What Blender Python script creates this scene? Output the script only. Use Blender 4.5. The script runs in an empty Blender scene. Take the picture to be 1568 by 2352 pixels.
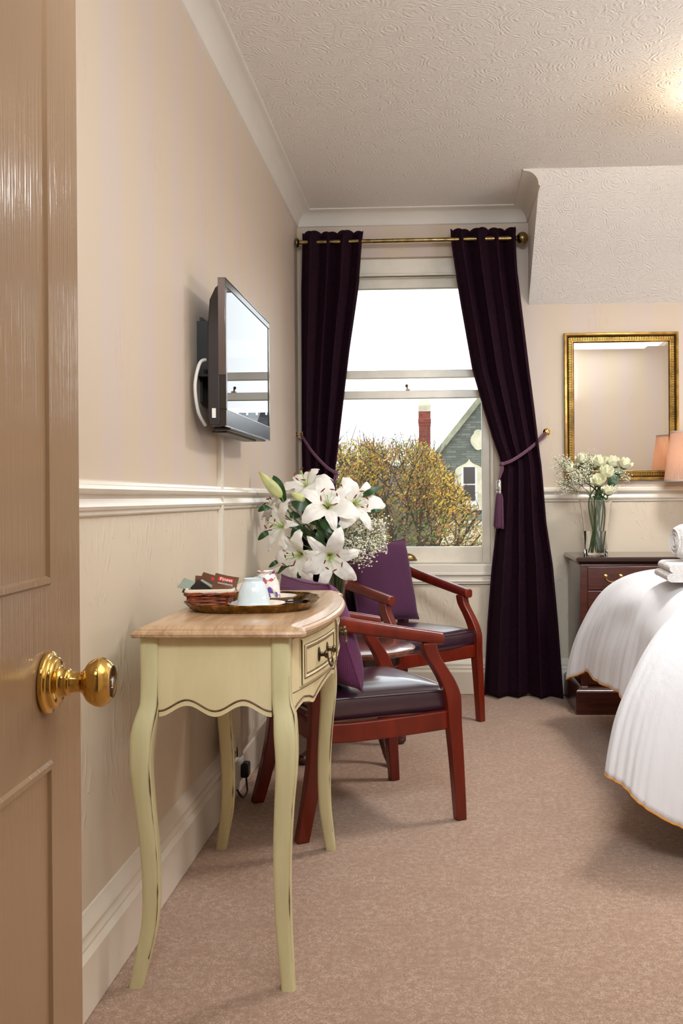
import bpy, math, random
from mathutils import Vector, Matrix, noise
R = math.radians
sc = bpy.context.scene
col = sc.collection
random.seed(7)

# ------------------------------------------------------------ camera
F = 2250.0; PPX, PPY = 890.0, 1143.0; CAMH = 1.10
yaw = math.atan((1003 - PPX) / F); roll = 0.007
CM = Matrix.Rotation(yaw, 4, 'Z') @ Matrix.Rotation(R(90), 4, 'X') @ Matrix.Rotation(-roll, 4, 'Z')
cd = bpy.data.cameras.new('camera'); cam = bpy.data.objects.new('camera', cd); col.objects.link(cam)
cam.matrix_world = Matrix.Translation((0, 0, CAMH)) @ CM
cd.sensor_width = 36; cd.lens = 36 * F / 2352
cd.shift_x = (784 - PPX) / 2352; cd.shift_y = -(1176 - PPY) / 2352
cd.clip_start = 0.02; cd.clip_end = 300
sc.camera = cam

# ------------------------------------------------------------ view + light
sc.view_settings.view_transform = 'Standard'; sc.view_settings.look = 'None'
sc.view_settings.exposure = 0.0; sc.view_settings.gamma = 1.0
w = bpy.data.worlds.new('overcast_sky'); sc.world = w; w.use_nodes = True
WB = w.node_tree.nodes['Background']; WB.inputs[0].default_value = (0.90, 0.96, 1.0, 1); WB.inputs[1].default_value = 2.8

def light(name, kind, loc, energy, color, rot=(0, 0, 0), **kw):
    l = bpy.data.lights.new(name, kind); l.energy = energy; l.color = color
    for k, v in kw.items(): setattr(l, k, v)
    o = bpy.data.objects.new(name, l); o.location = loc; o.rotation_euler = rot; col.objects.link(o)
    return o
light('ceiling_bulb_light', 'POINT', (1.27, 3.85, 2.53), 15, (1.0, 0.84, 0.60), shadow_soft_size=0.10)
light('ceiling_fill_disk', 'AREA', (1.29, 3.85, 2.42), 34, (0.92, 0.96, 1.0), shape='DISK', size=0.5)  # added downward fill for the far end, set in the lamp's shade mouth
light('table_lamp_bulb_light', 'POINT', (1.36, 5.30, 1.30), 0.9, (1.0, 0.66, 0.36), shadow_soft_size=0.03)
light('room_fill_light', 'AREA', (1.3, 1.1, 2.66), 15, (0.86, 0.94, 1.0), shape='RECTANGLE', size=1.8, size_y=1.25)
light('bounce_fill', 'AREA', (0.95, 0.62, 1.95), 21, (0.83, 0.93, 1.0), rot=(R(148), 0, 0), shape='RECTANGLE', size=0.68, size_y=0.6)  # added unseen panel aimed up to brighten the ceiling
light('bedside_bounce_fill', 'AREA', (2.65, 2.7, 1.35), 40, (0.83, 0.925, 1.0), rot=(R(180), R(-18), 0), shape='RECTANGLE', size=1.0, size_y=1.8)  # added panel out of view by the bed, lifts ceiling and slope
light('doorway_fill', 'AREA', (0.10, 0.50, 2.45), 20, (0.84, 0.93, 1.0), rot=(R(68), 0, R(-6)), shape='RECTANGLE', size=0.9, size_y=0.35, spread=R(95))  # added fill with no fixture, brightens the bed foot and far wall
light('hall_fill', 'AREA', (0.0, -0.35, 2.62), 7, (0.88, 0.94, 1.0), shape='RECTANGLE', size=0.9, size_y=0.7)  # added unseen fill above the hall, behind the camera
wp = light('window_portal', 'AREA', (-0.17, 5.70, 1.56), 1, (1, 1, 1), rot=(R(-90), 0, 0), shape='RECTANGLE', size=0.92, size_y=1.75)
wp.data.cycles.is_portal = True

# ------------------------------------------------------------ pixel helpers (1568x2352 frame)
def ray(px, py):
    return (CM.to_3x3() @ Vector(((px - PPX) / F, -(py - PPY) / F, -1.0)))
def PY(px, py, Y):
    d = ray(px, py); t = Y / d.y; return Vector((d.x * t, Y, CAMH + d.z * t))
def PX(px, py, X):
    d = ray(px, py); t = X / d.x; return Vector((X, d.y * t, CAMH + d.z * t))
def PZ(px, py, Z):
    d = ray(px, py); t = (Z - CAMH) / d.z; return Vector((d.x * t, d.y * t, Z))

# ------------------------------------------------------------ materials
def L(r, g, b):
    f = lambda c: (c / 255 / 12.92) if c / 255 <= 0.04045 else ((c / 255 + 0.055) / 1.055) ** 2.4
    return (f(r), f(g), f(b), 1)
class NT:
    def __init__(s, name):
        s.m = bpy.data.materials.new(name); s.m.use_nodes = True; s.t = s.m.node_tree
        s.b = s.t.nodes['Principled BSDF']
    def n(s, typ, **kw):
        x = s.t.nodes.new(typ)
        for k, v in kw.items():
            if k in ('operation', 'blend_type', 'data_type', 'wave_type', 'bands_direction', 'wave_profile', 'feature', 'noise_dimensions', 'voronoi_dimensions', 'rings_direction', 'distance'): setattr(x, k, v)
        return x
    def link(s, a, b): s.t.links.new(a, b)
    def set(s, inp, v):
        if hasattr(v, 'is_linked') or isinstance(v, bpy.types.NodeSocket): s.link(v, inp)
        else: inp.default_value = v
    def math(s, op, a, b=0.0, c=0.0):
        x = s.n('ShaderNodeMath', operation=op); s.set(x.inputs[0], a); s.set(x.inputs[1], b); s.set(x.inputs[2], c); return x.outputs[0]
    def mix(s, f, a, b):
        x = s.t.nodes.new('ShaderNodeMix'); x.data_type = 'RGBA'; s.set(x.inputs[0], f); s.set(x.inputs[6], a); s.set(x.inputs[7], b); return x.outputs[2]
    def noise(s, vec, scale, detail=2.0, rough=0.5, dist=0.0):
        x = s.n('ShaderNodeTexNoise'); x.inputs['Scale'].default_value = scale; x.inputs['Detail'].default_value = detail
        x.inputs['Roughness'].default_value = rough; x.inputs['Distortion'].default_value = dist
        if vec is not None: s.link(vec, x.inputs['Vector'])
        return x.outputs[0]
    def ramp(s, f, stops):
        x = s.n('ShaderNodeValToRGB'); s.link(f, x.inputs[0]); e = x.color_ramp.elements
        while len(e) < len(stops): e.new(0.5)
        for q, (p, c) in zip(e, stops): q.position = p; q.color = c if len(c) == 4 else (*c, 1)
        return x.outputs[0]
    def pos(s): return s.n('ShaderNodeNewGeometry').outputs['Position']
    def obj(s): return s.n('ShaderNodeTexCoord').outputs['Object']
    def sep(s, v):
        x = s.n('ShaderNodeSeparateXYZ'); s.link(v, x.inputs[0]); return x.outputs
    def comb(s, x_, y_, z_=0.0):
        x = s.n('ShaderNodeCombineXYZ'); s.set(x.inputs[0], x_); s.set(x.inputs[1], y_); s.set(x.inputs[2], z_); return x.outputs[0]
    def scale(s, v, sx, sy, sz):
        x = s.n('ShaderNodeMapping'); s.link(v, x.inputs[0]); x.inputs['Scale'].default_value = (sx, sy, sz); return x.outputs[0]
    def bump(s, h, strength=0.5, dist=0.005, prev=None):
        x = s.n('ShaderNodeBump'); x.inputs['Strength'].default_value = strength; x.inputs['Distance'].default_value = dist
        s.set(x.inputs['Height'], h)
        if prev is not None: s.link(prev, x.inputs['Normal'])
        s.link(x.outputs[0], s.b.inputs['Normal']); return x.outputs[0]
    def base(s, c, rough=0.5, metal=0.0, **kw):
        s.set(s.b.inputs['Base Color'], c); s.set(s.b.inputs['Roughness'], rough); s.set(s.b.inputs['Metallic'], metal)
        for k, v in kw.items(): s.set(s.b.inputs[k.replace('_', ' ')], v)
        return s

def plain(name, c, rough=0.5, metal=0.0, nscale=0, namt=0.12, bscale=0, bstr=0.3, bdist=0.002, **kw):
    t = NT(name); v = t.obj(); c4 = c
    if nscale:
        f = t.noise(v, nscale, 4); dark = tuple(x * (1 - namt * 2.2) for x in c[:3]) + (1,); lite = tuple(min(1, x * (1 + namt)) for x in c[:3]) + (1,)
        c4 = t.ramp(f, [(0.3, dark), (0.7, lite)])
    t.base(c4, rough, metal, **kw)
    if bscale: t.bump(t.noise(v, bscale, 3), bstr, bdist)
    return t.m

def wood(name, c1, c2, rough=0.35, sc3=(4, 60, 60), coat=0.0, wear=None):
    t = NT(name); v = t.obj(); m = t.scale(v, *sc3)
    f = t.noise(m, 1.0, 5, 0.6, 0.6); c = t.ramp(f, [(0.3, c1), (0.7, c2)])
    if wear:
        wf = t.noise(v, 26, 6, 0.75); wm = t.ramp(wf, [(0.66, (0, 0, 0)), (0.70, (1, 1, 1))]); c = t.mix(wm, c, wear)
    t.base(c, rough); t.b.inputs['Coat Weight'].default_value = coat; t.b.inputs['Coat Roughness'].default_value = 0.12
    t.bump(f, 0.15, 0.001)
    return t.m

def artex(t, v, sc_, strength=0.6, dist=0.004):
    # combed swirl plaster: arcs ringed about scattered cell centres, broken up by noise
    wv = t.n('ShaderNodeTexVoronoi'); wv.inputs['Scale'].default_value = sc_; wv.inputs['Randomness'].default_value = 1.0
    nz = t.n('ShaderNodeTexNoise'); nz.inputs['Scale'].default_value = sc_ * 1.3; nz.inputs['Detail'].default_value = 2
    t.link(v, nz.inputs['Vector'])
    va = t.n('ShaderNodeVectorMath', operation='SCALE'); t.link(nz.outputs['Color'], va.inputs[0]); va.inputs['Scale'].default_value = 0.5 / sc_
    vb = t.n('ShaderNodeVectorMath', operation='ADD'); t.link(v, vb.inputs[0]); t.link(va.outputs[0], vb.inputs[1])
    t.link(vb.outputs[0], wv.inputs['Vector'])
    s_ = t.math('SINE', t.math('MULTIPLY', wv.outputs['Distance'], 48.0))
    br = t.noise(v, sc_ * 6.0, 3, 0.7); mask = t.ramp(br, [(0.46, (0, 0, 0)), (0.58, (1, 1, 1))])
    h = t.math('ADD', t.math('MULTIPLY', s_, mask), t.math('MULTIPLY', t.noise(v, sc_ * 14, 3), 0.9))
    return t.bump(h, strength, dist)

M = {}
def wall_mat(name, ax):
    t = NT(name); p = t.sep(t.pos()); h = p[ax]; z = p[2]
    # pale vertical stripes with faint scattered damask sprigs above the rail
    st = t.math('SINE', t.math('MULTIPLY', h, 2 * math.pi / 0.30)); sm = t.ramp(t.math('MULTIPLY_ADD', st, 0.5, 0.5), [(0.42, (0, 0, 0)), (0.62, (1, 1, 1))])
    def motif(w_, h_, oz, rx, rz, ns):
        row = t.math('FLOOR', t.math('DIVIDE', t.math('ADD', z, oz), h_))
        hh = t.math('ADD', h, t.math('MULTIPLY', row, w_ / 2))
        mx = t.math('PINGPONG', hh, w_ / 2)
        mz = t.math('MODULO', t.math('ADD', z, oz), h_)
        dx = t.math('DIVIDE', mx, rx); dz = t.math('DIVIDE', t.math('SUBTRACT', mz, h_ / 2), rz)
        d = t.math('SQRT', t.math('ADD', t.math('MULTIPLY', dx, dx), t.math('MULTIPLY', dz, dz)))
        msk = t.ramp(d, [(0.75, (1, 1, 1)), (1.0, (0, 0, 0))])
        nz = t.noise(t.comb(t.math('MULTIPLY', mx, 1.5), t.math('MULTIPLY', mz, 0.6), 0.0), ns, 2, 0.5, 1.2)
        ang = t.math('ARCTAN2', dx, t.math('ADD', dz, 0.9)); motif.extra = (ang, d)
        return msk, nz
    mk, nz = motif(0.60, 0.62, 0.1, 0.07, 0.13, 26)
    sprig = t.math('MULTIPLY', mk, t.ramp(nz, [(0.45, (0, 0, 0)), (0.58, (1, 1, 1))]))
    up = t.mix(sm, L(203, 184, 169), L(204, 185, 162)); up = t.mix(t.math('MULTIPLY', sprig, 0.20), up, L(196, 164, 128))
    blot = t.noise(t.pos(), 1.6, 2); lo = t.mix(blot, L(213, 197, 174), L(219, 204, 182))
    side = t.math('GREATER_THAN', z, 1.10)
    t.base(t.mix(side, lo, up), 0.52)
    mk2, nz2 = motif(0.34, 0.56, -0.24, 0.155, 0.27, 17)
    ang, dd = motif.extra
    wob = t.math('ADD', t.math('MULTIPLY', dd, 7.0), t.math('MULTIPLY', t.math('SINE', t.math('MULTIPLY', dd, 11.0)), 1.6))
    fea = t.math('MAXIMUM', t.math('SINE', t.math('ADD', t.math('MULTIPLY', ang, 17.0), wob)), 0.0)
    brk = t.ramp(nz2, [(0.44, (0, 0, 0)), (0.54, (1, 1, 1))])
    arcs = t.math('MULTIPLY', t.math('MULTIPLY', fea, brk), t.math('MULTIPLY', mk2, 1.7))
    line = t.math('LESS_THAN', t.math('ABSOLUTE', t.math('SUBTRACT', z, 0.965)), 0.003)
    hgt = t.math('MULTIPLY', t.math('ADD', t.math('ADD', arcs, line), t.math('MULTIPLY', t.noise(t.pos(), 60, 2), 0.15)), t.math('SUBTRACT', 1.0, side))
    hgt = t.math('ADD', hgt, t.math('MULTIPLY', t.noise(t.pos(), 160, 2), 0.06))
    t.bump(hgt, 0.42, 0.0024)
    return t.m
M['wall_y'] = wall_mat('striped_paper_over_embossed_dado', 1)
M['wall_x'] = wall_mat('striped_paper_over_embossed_dado_far', 0)
t = NT('textured_ceiling_paint'); t.base(L(228, 219, 210), 0.6); artex(t, t.pos(), 9.0, 0.5, 0.0028); M['ceiling'] = t.m
t = NT('textured_slope_paint'); t.base(L(228, 220, 212), 0.6); artex(t, t.pos(), 9.5, 0.5, 0.0028); M['slope'] = t.m
M['gloss'] = plain('cream_gloss_paint', L(230, 219, 202), 0.22, nscale=3, namt=0.03, bscale=22, bstr=0.18, bdist=0.003)
M['cornice'] = plain('cornice_paint', L(216, 206, 194), 0.55, nscale=3, namt=0.02, bscale=30, bstr=0.1)
M['sash'] = plain('sash_paint', L(230, 220, 202), 0.30, nscale=8, namt=0.05, bscale=40, bstr=0.15)
t = NT('door_gloss_paint'); v = t.pos(); t.base(L(162, 130, 97), 0.15)
g = t.noise(t.scale(v, 200, 200, 5), 1.0, 3, 0.6); g2 = t.noise(t.scale(v, 9, 9, 1.5), 1.0, 2)
t.bump(t.math('ADD', g, g2), 0.22, 0.0025); M['door'] = t.m
t = NT('beige_carpet'); v = t.pos()
n1 = t.noise(v, 210, 4, 0.8); n2 = t.noise(v, 9, 5, 0.7); n3 = t.noise(v, 55, 3, 0.7)
c = t.ramp(n1, [(0.30, L(128, 94, 74)), (0.5, L(188, 156, 134)), (0.68, L(232, 206, 184))])
c = t.mix(t.ramp(n3, [(0.40, (0.5, 0.5, 0.5)), (0.62, (0, 0, 0))]), c, L(136, 102, 80))
c = t.mix(t.ramp(n2, [(0.40, (0, 0, 0)), (0.66, (0.55, 0.55, 0.55))]), c, L(164, 130, 108))
t.base(c, 0.95, Sheen_Weight=0.1); t.bump(t.math('ADD', n1, t.math('MULTIPLY', n3, 0.5)), 0.55, 0.006); M['carpet'] = t.m
M['glass'] = None
t = NT('window_glass'); t.base((1, 1, 1, 1), 0.0); t.b.inputs['IOR'].default_value = 1.45
tr = t.n('ShaderNodeBsdfTransparent'); gl = t.n('ShaderNodeBsdfGlossy'); gl.inputs['Roughness'].default_value = 0.0
lw = t.n('ShaderNodeFresnel'); lw.inputs[0].default_value = 1.45; mx = t.n('ShaderNodeMixShader')
t.link(lw.outputs[0], mx.inputs[0]); t.link(tr.outputs[0], mx.inputs[1]); t.link(gl.outputs[0], mx.inputs[2])
t.link(mx.outputs[0], t.t.nodes['Material Output'].inputs[0]); M['pane'] = t.m
M['vglass'] = plain('clear_vase_glass', (1, 1, 1, 1), 0.0, Transmission_Weight=1.0, IOR=1.45)
M['water'] = plain('vase_water', (0.96, 1, 0.97, 1), 0.0, Transmission_Weight=1.0, IOR=1.33)
M['velvet'] = plain('aubergine_velvet', (0.016, 0.0028, 0.0085, 1), 0.8, nscale=60, namt=0.2, bscale=400, bstr=0.2, Specular_IOR_Level=0.15, Sheen_Weight=0.07, Sheen_Roughness=0.35, Sheen_Tint=(0.6, 0.12, 0.38, 1))
M['cord'] = plain('mauve_cord', L(98, 58, 80), 0.6, bscale=200, bstr=0.5)
M['brass'] = plain('polished_brass', (0.72, 0.47, 0.13, 1), 0.12, 1.0, nscale=9, namt=0.12)
M['brassold'] = plain('aged_brass', (0.36, 0.25, 0.10, 1), 0.28, 1.0, nscale=30, namt=0.25)
M['bronze'] = plain('antique_bronze', (0.17, 0.12, 0.075, 1), 0.35, 1.0, nscale=40, namt=0.3)
M['steel'] = plain('silver_metal', (0.65, 0.63, 0.62, 1), 0.2, 1.0)
t = NT('antique_tray_brass'); v = t.obj(); f = t.noise(v, 34, 5, 0.7); t.base(t.ramp(f, [(0.35, (0.10, 0.055, 0.015, 1)), (0.56, (0.28, 0.16, 0.04, 1)), (0.72, (0.75, 0.48, 0.14, 1))]), 0.24, 1.0); t.bump(t.noise(v, 60, 3), 0.6, 0.003); M['tray'] = t.m
M['gilt'] = plain('gilt_frame', (0.40, 0.235, 0.06, 1), 0.34, 0.9, nscale=18, namt=0.25)
M['giltdark'] = plain('dark_gilt', (0.16, 0.085, 0.02, 1), 0.4, 0.8, nscale=30, namt=0.3)
M['mirror'] = plain('mirror_silver', (0.93, 0.93, 0.92, 1), 0.0, 1.0)
M['cream'] = wood('sage_cream_distressed_paint', L(200, 188, 140), L(216, 206, 160), 0.42, (26, 26, 4), wear=None)
M['panelcream'] = wood('apron_cream_paint', L(216, 198, 150), L(228, 212, 168), 0.42, (14, 14, 3))
M['wornedge'] = plain('worn_brown_edge', L(112, 78, 44), 0.6, nscale=80, namt=0.3)
M['topwood'] = wood('limed_oak_top', L(160, 122, 86), L(206, 170, 132), 0.33, (60, 5, 40), coat=0.25)
M['cherry'] = wood('cherry_red_wood', (0.105, 0.0075, 0.0022, 1), (0.185, 0.0150, 0.0038, 1), 0.30, (20, 20, 5), coat=0.05)
M['mahog'] = wood('dark_mahogany', (0.038, 0.008, 0.005, 1), (0.095, 0.020, 0.011, 1), 0.25, (5, 50, 50), coat=0.4)
M['mahogdark'] = wood('near_black_mahogany', (0.020, 0.008, 0.006, 1), (0.040, 0.014, 0.010, 1), 0.2, (5, 50, 50), coat=0.5)
M['tabletop'] = wood('mottled_mahogany_top', (0.12, 0.03, 0.015, 1), (0.22, 0.07, 0.035, 1), 0.22, (30, 5, 5), coat=0.6)
M['leather'] = plain('aubergine_leather', (0.036, 0.010, 0.024, 1), 0.28, nscale=6, namt=0.1, bscale=90, bstr=0.08, bdist=0.001, Coat_Weight=0.7, Coat_Roughness=0.16, Coat_IOR=1.7)
t = NT('purple_ribbed_wool'); v = t.obj(); wv = t.n('ShaderNodeTexWave'); wv.inputs['Scale'].default_value = 55; wv.inputs['Distortion'].default_value = 0.6; t.link(v, wv.inputs[0])
t.base(t.mix(wv.outputs[1], L(92, 38, 76), L(110, 48, 91)), 0.9, Sheen_Weight=0.08); t.bump(t.math('ADD', wv.outputs[1], t.noise(v, 200, 2)), 0.5, 0.002); M['pillow'] = t.m
M['plum'] = plain('plum_cotton', L(78, 30, 66), 0.9, nscale=5, namt=0.08, bscale=240, bstr=0.3, Sheen_Weight=0.08)
t = NT('white_ribbed_cotton'); v = t.pos(); f = t.noise(t.scale(v, 60, 60, 3), 1.0, 3)
t.base(L(228, 226, 228), 0.85, Sheen_Weight=0.1, Subsurface_Weight=0.0); t.bump(t.math('ADD', f, t.math('MULTIPLY', t.noise(v, 5, 3), 1.2)), 0.38, 0.006); M['linen'] = t.m
M['amber'] = plain('amber_stitching', L(226, 150, 40), 0.7)
M['terry'] = plain('white_terry', L(232, 226, 222), 0.95, nscale=40, namt=0.05, bscale=160, bstr=1.0, bdist=0.006)
M['tvblack'] = plain('glossy_black_plastic', (0.020, 0.013, 0.010, 1), 0.18)
M['tvdark'] = plain('matt_black_plastic', (0.018, 0.012, 0.010, 1), 0.35)
M['tvbezel'] = plain('brown_gloss_bezel', (0.14, 0.10, 0.085, 1), 0.12, 0.6)
M['screen'] = plain('dark_tv_screen', (0.004, 0.005, 0.006, 1), 0.0, IOR=1.75)
M['white'] = plain('white_plastic', L(226, 220, 208), 0.35)
M['black'] = plain('black_plastic', (0.012, 0.010, 0.010, 1), 0.3)
M['porcelain'] = plain('white_porcelain', L(240, 228, 216), 0.08, nscale=5, namt=0.02, Coat_Weight=0.5)
M['palecup'] = plain('pale_blue_porcelain', L(214, 226, 228), 0.08, nscale=30, namt=0.02, Coat_Weight=0.5)
t = NT('floral_porcelain'); v = t.obj(); vo = t.n('ShaderNodeTexVoronoi'); vo.inputs['Scale'].default_value = 95; t.link(v, vo.inputs[0])
mk = t.ramp(t.noise(v, 38, 1), [(0.50, (0, 0, 0)), (0.54, (1, 1, 1))]); hs = t.ramp(t.sep(vo.outputs['Color'])[0], [(0.2, L(90, 70, 150)), (0.45, L(214, 90, 70)), (0.62, L(110, 140, 80)), (0.8, L(235, 222, 208))])
t.base(t.mix(mk, L(240, 228, 216), hs), 0.08, Coat_Weight=0.5); M['floral'] = t.m
M['wicker'] = plain('reddish_wicker', L(146, 66, 30), 0.35, nscale=60, namt=0.3, bscale=120, bstr=0.4)
M['lining'] = plain('cream_cotton_lining', L(224, 208, 184), 0.9, bscale=200, bstr=0.3)
M['sachetbrown'] = plain('brown_sachet_foil', L(98, 60, 40), 0.3, nscale=10, namt=0.1)
M['sachetblack'] = plain('black_sachet_foil', L(34, 18, 16), 0.2, nscale=30, namt=0.4)
M['sachetgreen'] = plain('sage_sachet_paper', L(140, 150, 134), 0.4)
M['red'] = plain('red_print', L(206, 34, 30), 0.4)
M['whiteprint'] = plain('white_print', L(236, 228, 220), 0.4)
M['stem'] = plain('green_stem', L(70, 104, 40), 0.45, nscale=20, namt=0.2)
M['leaf'] = plain('dark_green_leaf', L(44, 78, 32), 0.38, nscale=12, namt=0.2)
M['bud'] = plain('pale_green_bud', L(206, 208, 140), 0.45, nscale=14, namt=0.15)
def lilymat(name, stain):
    t = NT(name); v = t.obj(); ln = t.n('ShaderNodeVectorMath', operation='LENGTH'); t.link(v, ln.inputs[0])
    c = t.ramp(ln.outputs['Value'], [(0.0, L(150, 176, 70)), (0.012, L(206, 214, 140)), (0.030, L(246, 240, 230)), (1.0, L(248, 242, 234))])
    if stain:
        f = t.noise(v, 38, 5, 0.75); c = t.mix(t.ramp(f, [(0.60, (0, 0, 0)), (0.70, (0.85, 0.85, 0.85))]), c, L(200, 122, 74))
    t.base(c, 0.5); t.b.inputs['Subsurface Weight'].default_value = 0.0
    t.bump(t.noise(t.scale(v, 14, 14, 14), 3, 2), 0.2, 0.003)
    # thin petals pass a little light
    tl = t.n('ShaderNodeBsdfTranslucent'); t.link(c, tl.inputs[0]); mx = t.n('ShaderNodeMixShader'); mx.inputs[0].default_value = 0.14
    t.link(t.b.outputs[0], mx.inputs[1]); t.link(tl.outputs[0], mx.inputs[2]); t.link(mx.outputs[0], t.t.nodes['Material Output'].inputs[0])
    return t.m
M['lily'] = lilymat('white_lily_petal', False); M['lilys'] = lilymat('pollen_stained_lily_petal', True)
M['anther'] = plain('rust_anther', L(120, 44, 20), 0.8); M['pistil'] = plain('pale_green_filament', L(176, 196, 110), 0.5)
M['gyp'] = plain('tiny_white_blossom', L(240, 234, 214), 0.8); M['gypstem'] = plain('fine_green_stalks', L(120, 128, 84), 0.7)
M['rose'] = plain('cream_rose_petal', L(246, 244, 212), 0.6, nscale=30, namt=0.08)
M['shade'] = None
t = NT('pleated_lampshade_fabric'); v = t.obj(); t.base(L(214, 190, 174), 0.9)
tl = t.n('ShaderNodeBsdfTranslucent'); tl.inputs[0].default_value = L(228, 180, 146); mx = t.n('ShaderNodeMixShader'); mx.inputs[0].default_value = 0.55
t.link(t.b.outputs[0], mx.inputs[1]); t.link(tl.outputs[0], mx.inputs[2]); t.link(mx.outputs[0], t.t.nodes['Material Output'].inputs[0]); M['shade'] = t.m
M['trim'] = plain('shade_trim', L(196, 178, 164), 0.8)
M['bark'] = plain('grey_brown_bark', L(84, 70, 56), 0.9, nscale=20, namt=0.2)
def leafm(n, c): 
    t = NT(n); t.base(c, 0.7); tl = t.n('ShaderNodeBsdfTranslucent'); tl.inputs[0].default_value = c; mx = t.n('ShaderNodeMixShader'); mx.inputs[0].default_value = 0.35
    t.link(t.b.outputs[0], mx.inputs[1]); t.link(tl.outputs[0], mx.inputs[2]); t.link(mx.outputs[0], t.t.nodes['Material Output'].inputs[0]); return t.m
M['leaves'] = [leafm('autumn_leaf_gold', L(208, 166, 66)), leafm('autumn_leaf_olive', L(158, 150, 70)), leafm('autumn_leaf_rust', L(166, 112, 74)), leafm('autumn_leaf_green', L(116, 126, 62))]
def brick(name, c1, c2, mo, sx, bw=0.5, rh=0.25, zaxis=True, ms=0.02):
    t = NT(name); p = t.sep(t.pos()); v = t.comb(t.math('ADD', p[0], p[1]), p[2])
    b = t.n('ShaderNodeTexBrick'); t.link(v, b.inputs[0]); b.inputs['Color1'].default_value = c1; b.inputs['Color2'].default_value = c2; b.inputs['Mortar'].default_value = mo
    b.inputs['Scale'].default_value = sx; b.inputs['Brick Width'].default_value = bw; b.inputs['Row Height'].default_value = rh; b.inputs['Mortar Size'].default_value = ms
    t.base(t.mix(t.math('MULTIPLY', t.noise(t.pos(), 2.5, 4), 0.5), b.outputs[0], c2), 0.9); return t.m
M['brick'] = brick('red_brick', L(150, 74, 56), L(116, 54, 44), L(132, 92, 78), 4, 1.1, 0.5, ms=0.03)
M['stone'] = brick('grey_rubble_stone', L(128, 128, 116), L(92, 96, 88), L(74, 76, 70), 4, 1.6, 0.4, ms=0.03)
M['coping'] = plain('weathered_coping_stone', L(150, 148, 124), 0.85, nscale=2, namt=0.2)
M['cstone'] = plain('cream_dressed_stone', L(206, 196, 168), 0.8, nscale=3, namt=0.12)
M['slate'] = brick('slate_roof', L(84, 86, 92), L(66, 66, 72), L(48, 48, 52), 3, 0.9, 0.6)
M['ground'] = plain('garden_ground', L(96, 100, 80), 0.95, nscale=2, namt=0.2)
M['darkglass'] = plain('dark_house_window', L(60, 52, 50), 0.15)

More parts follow.
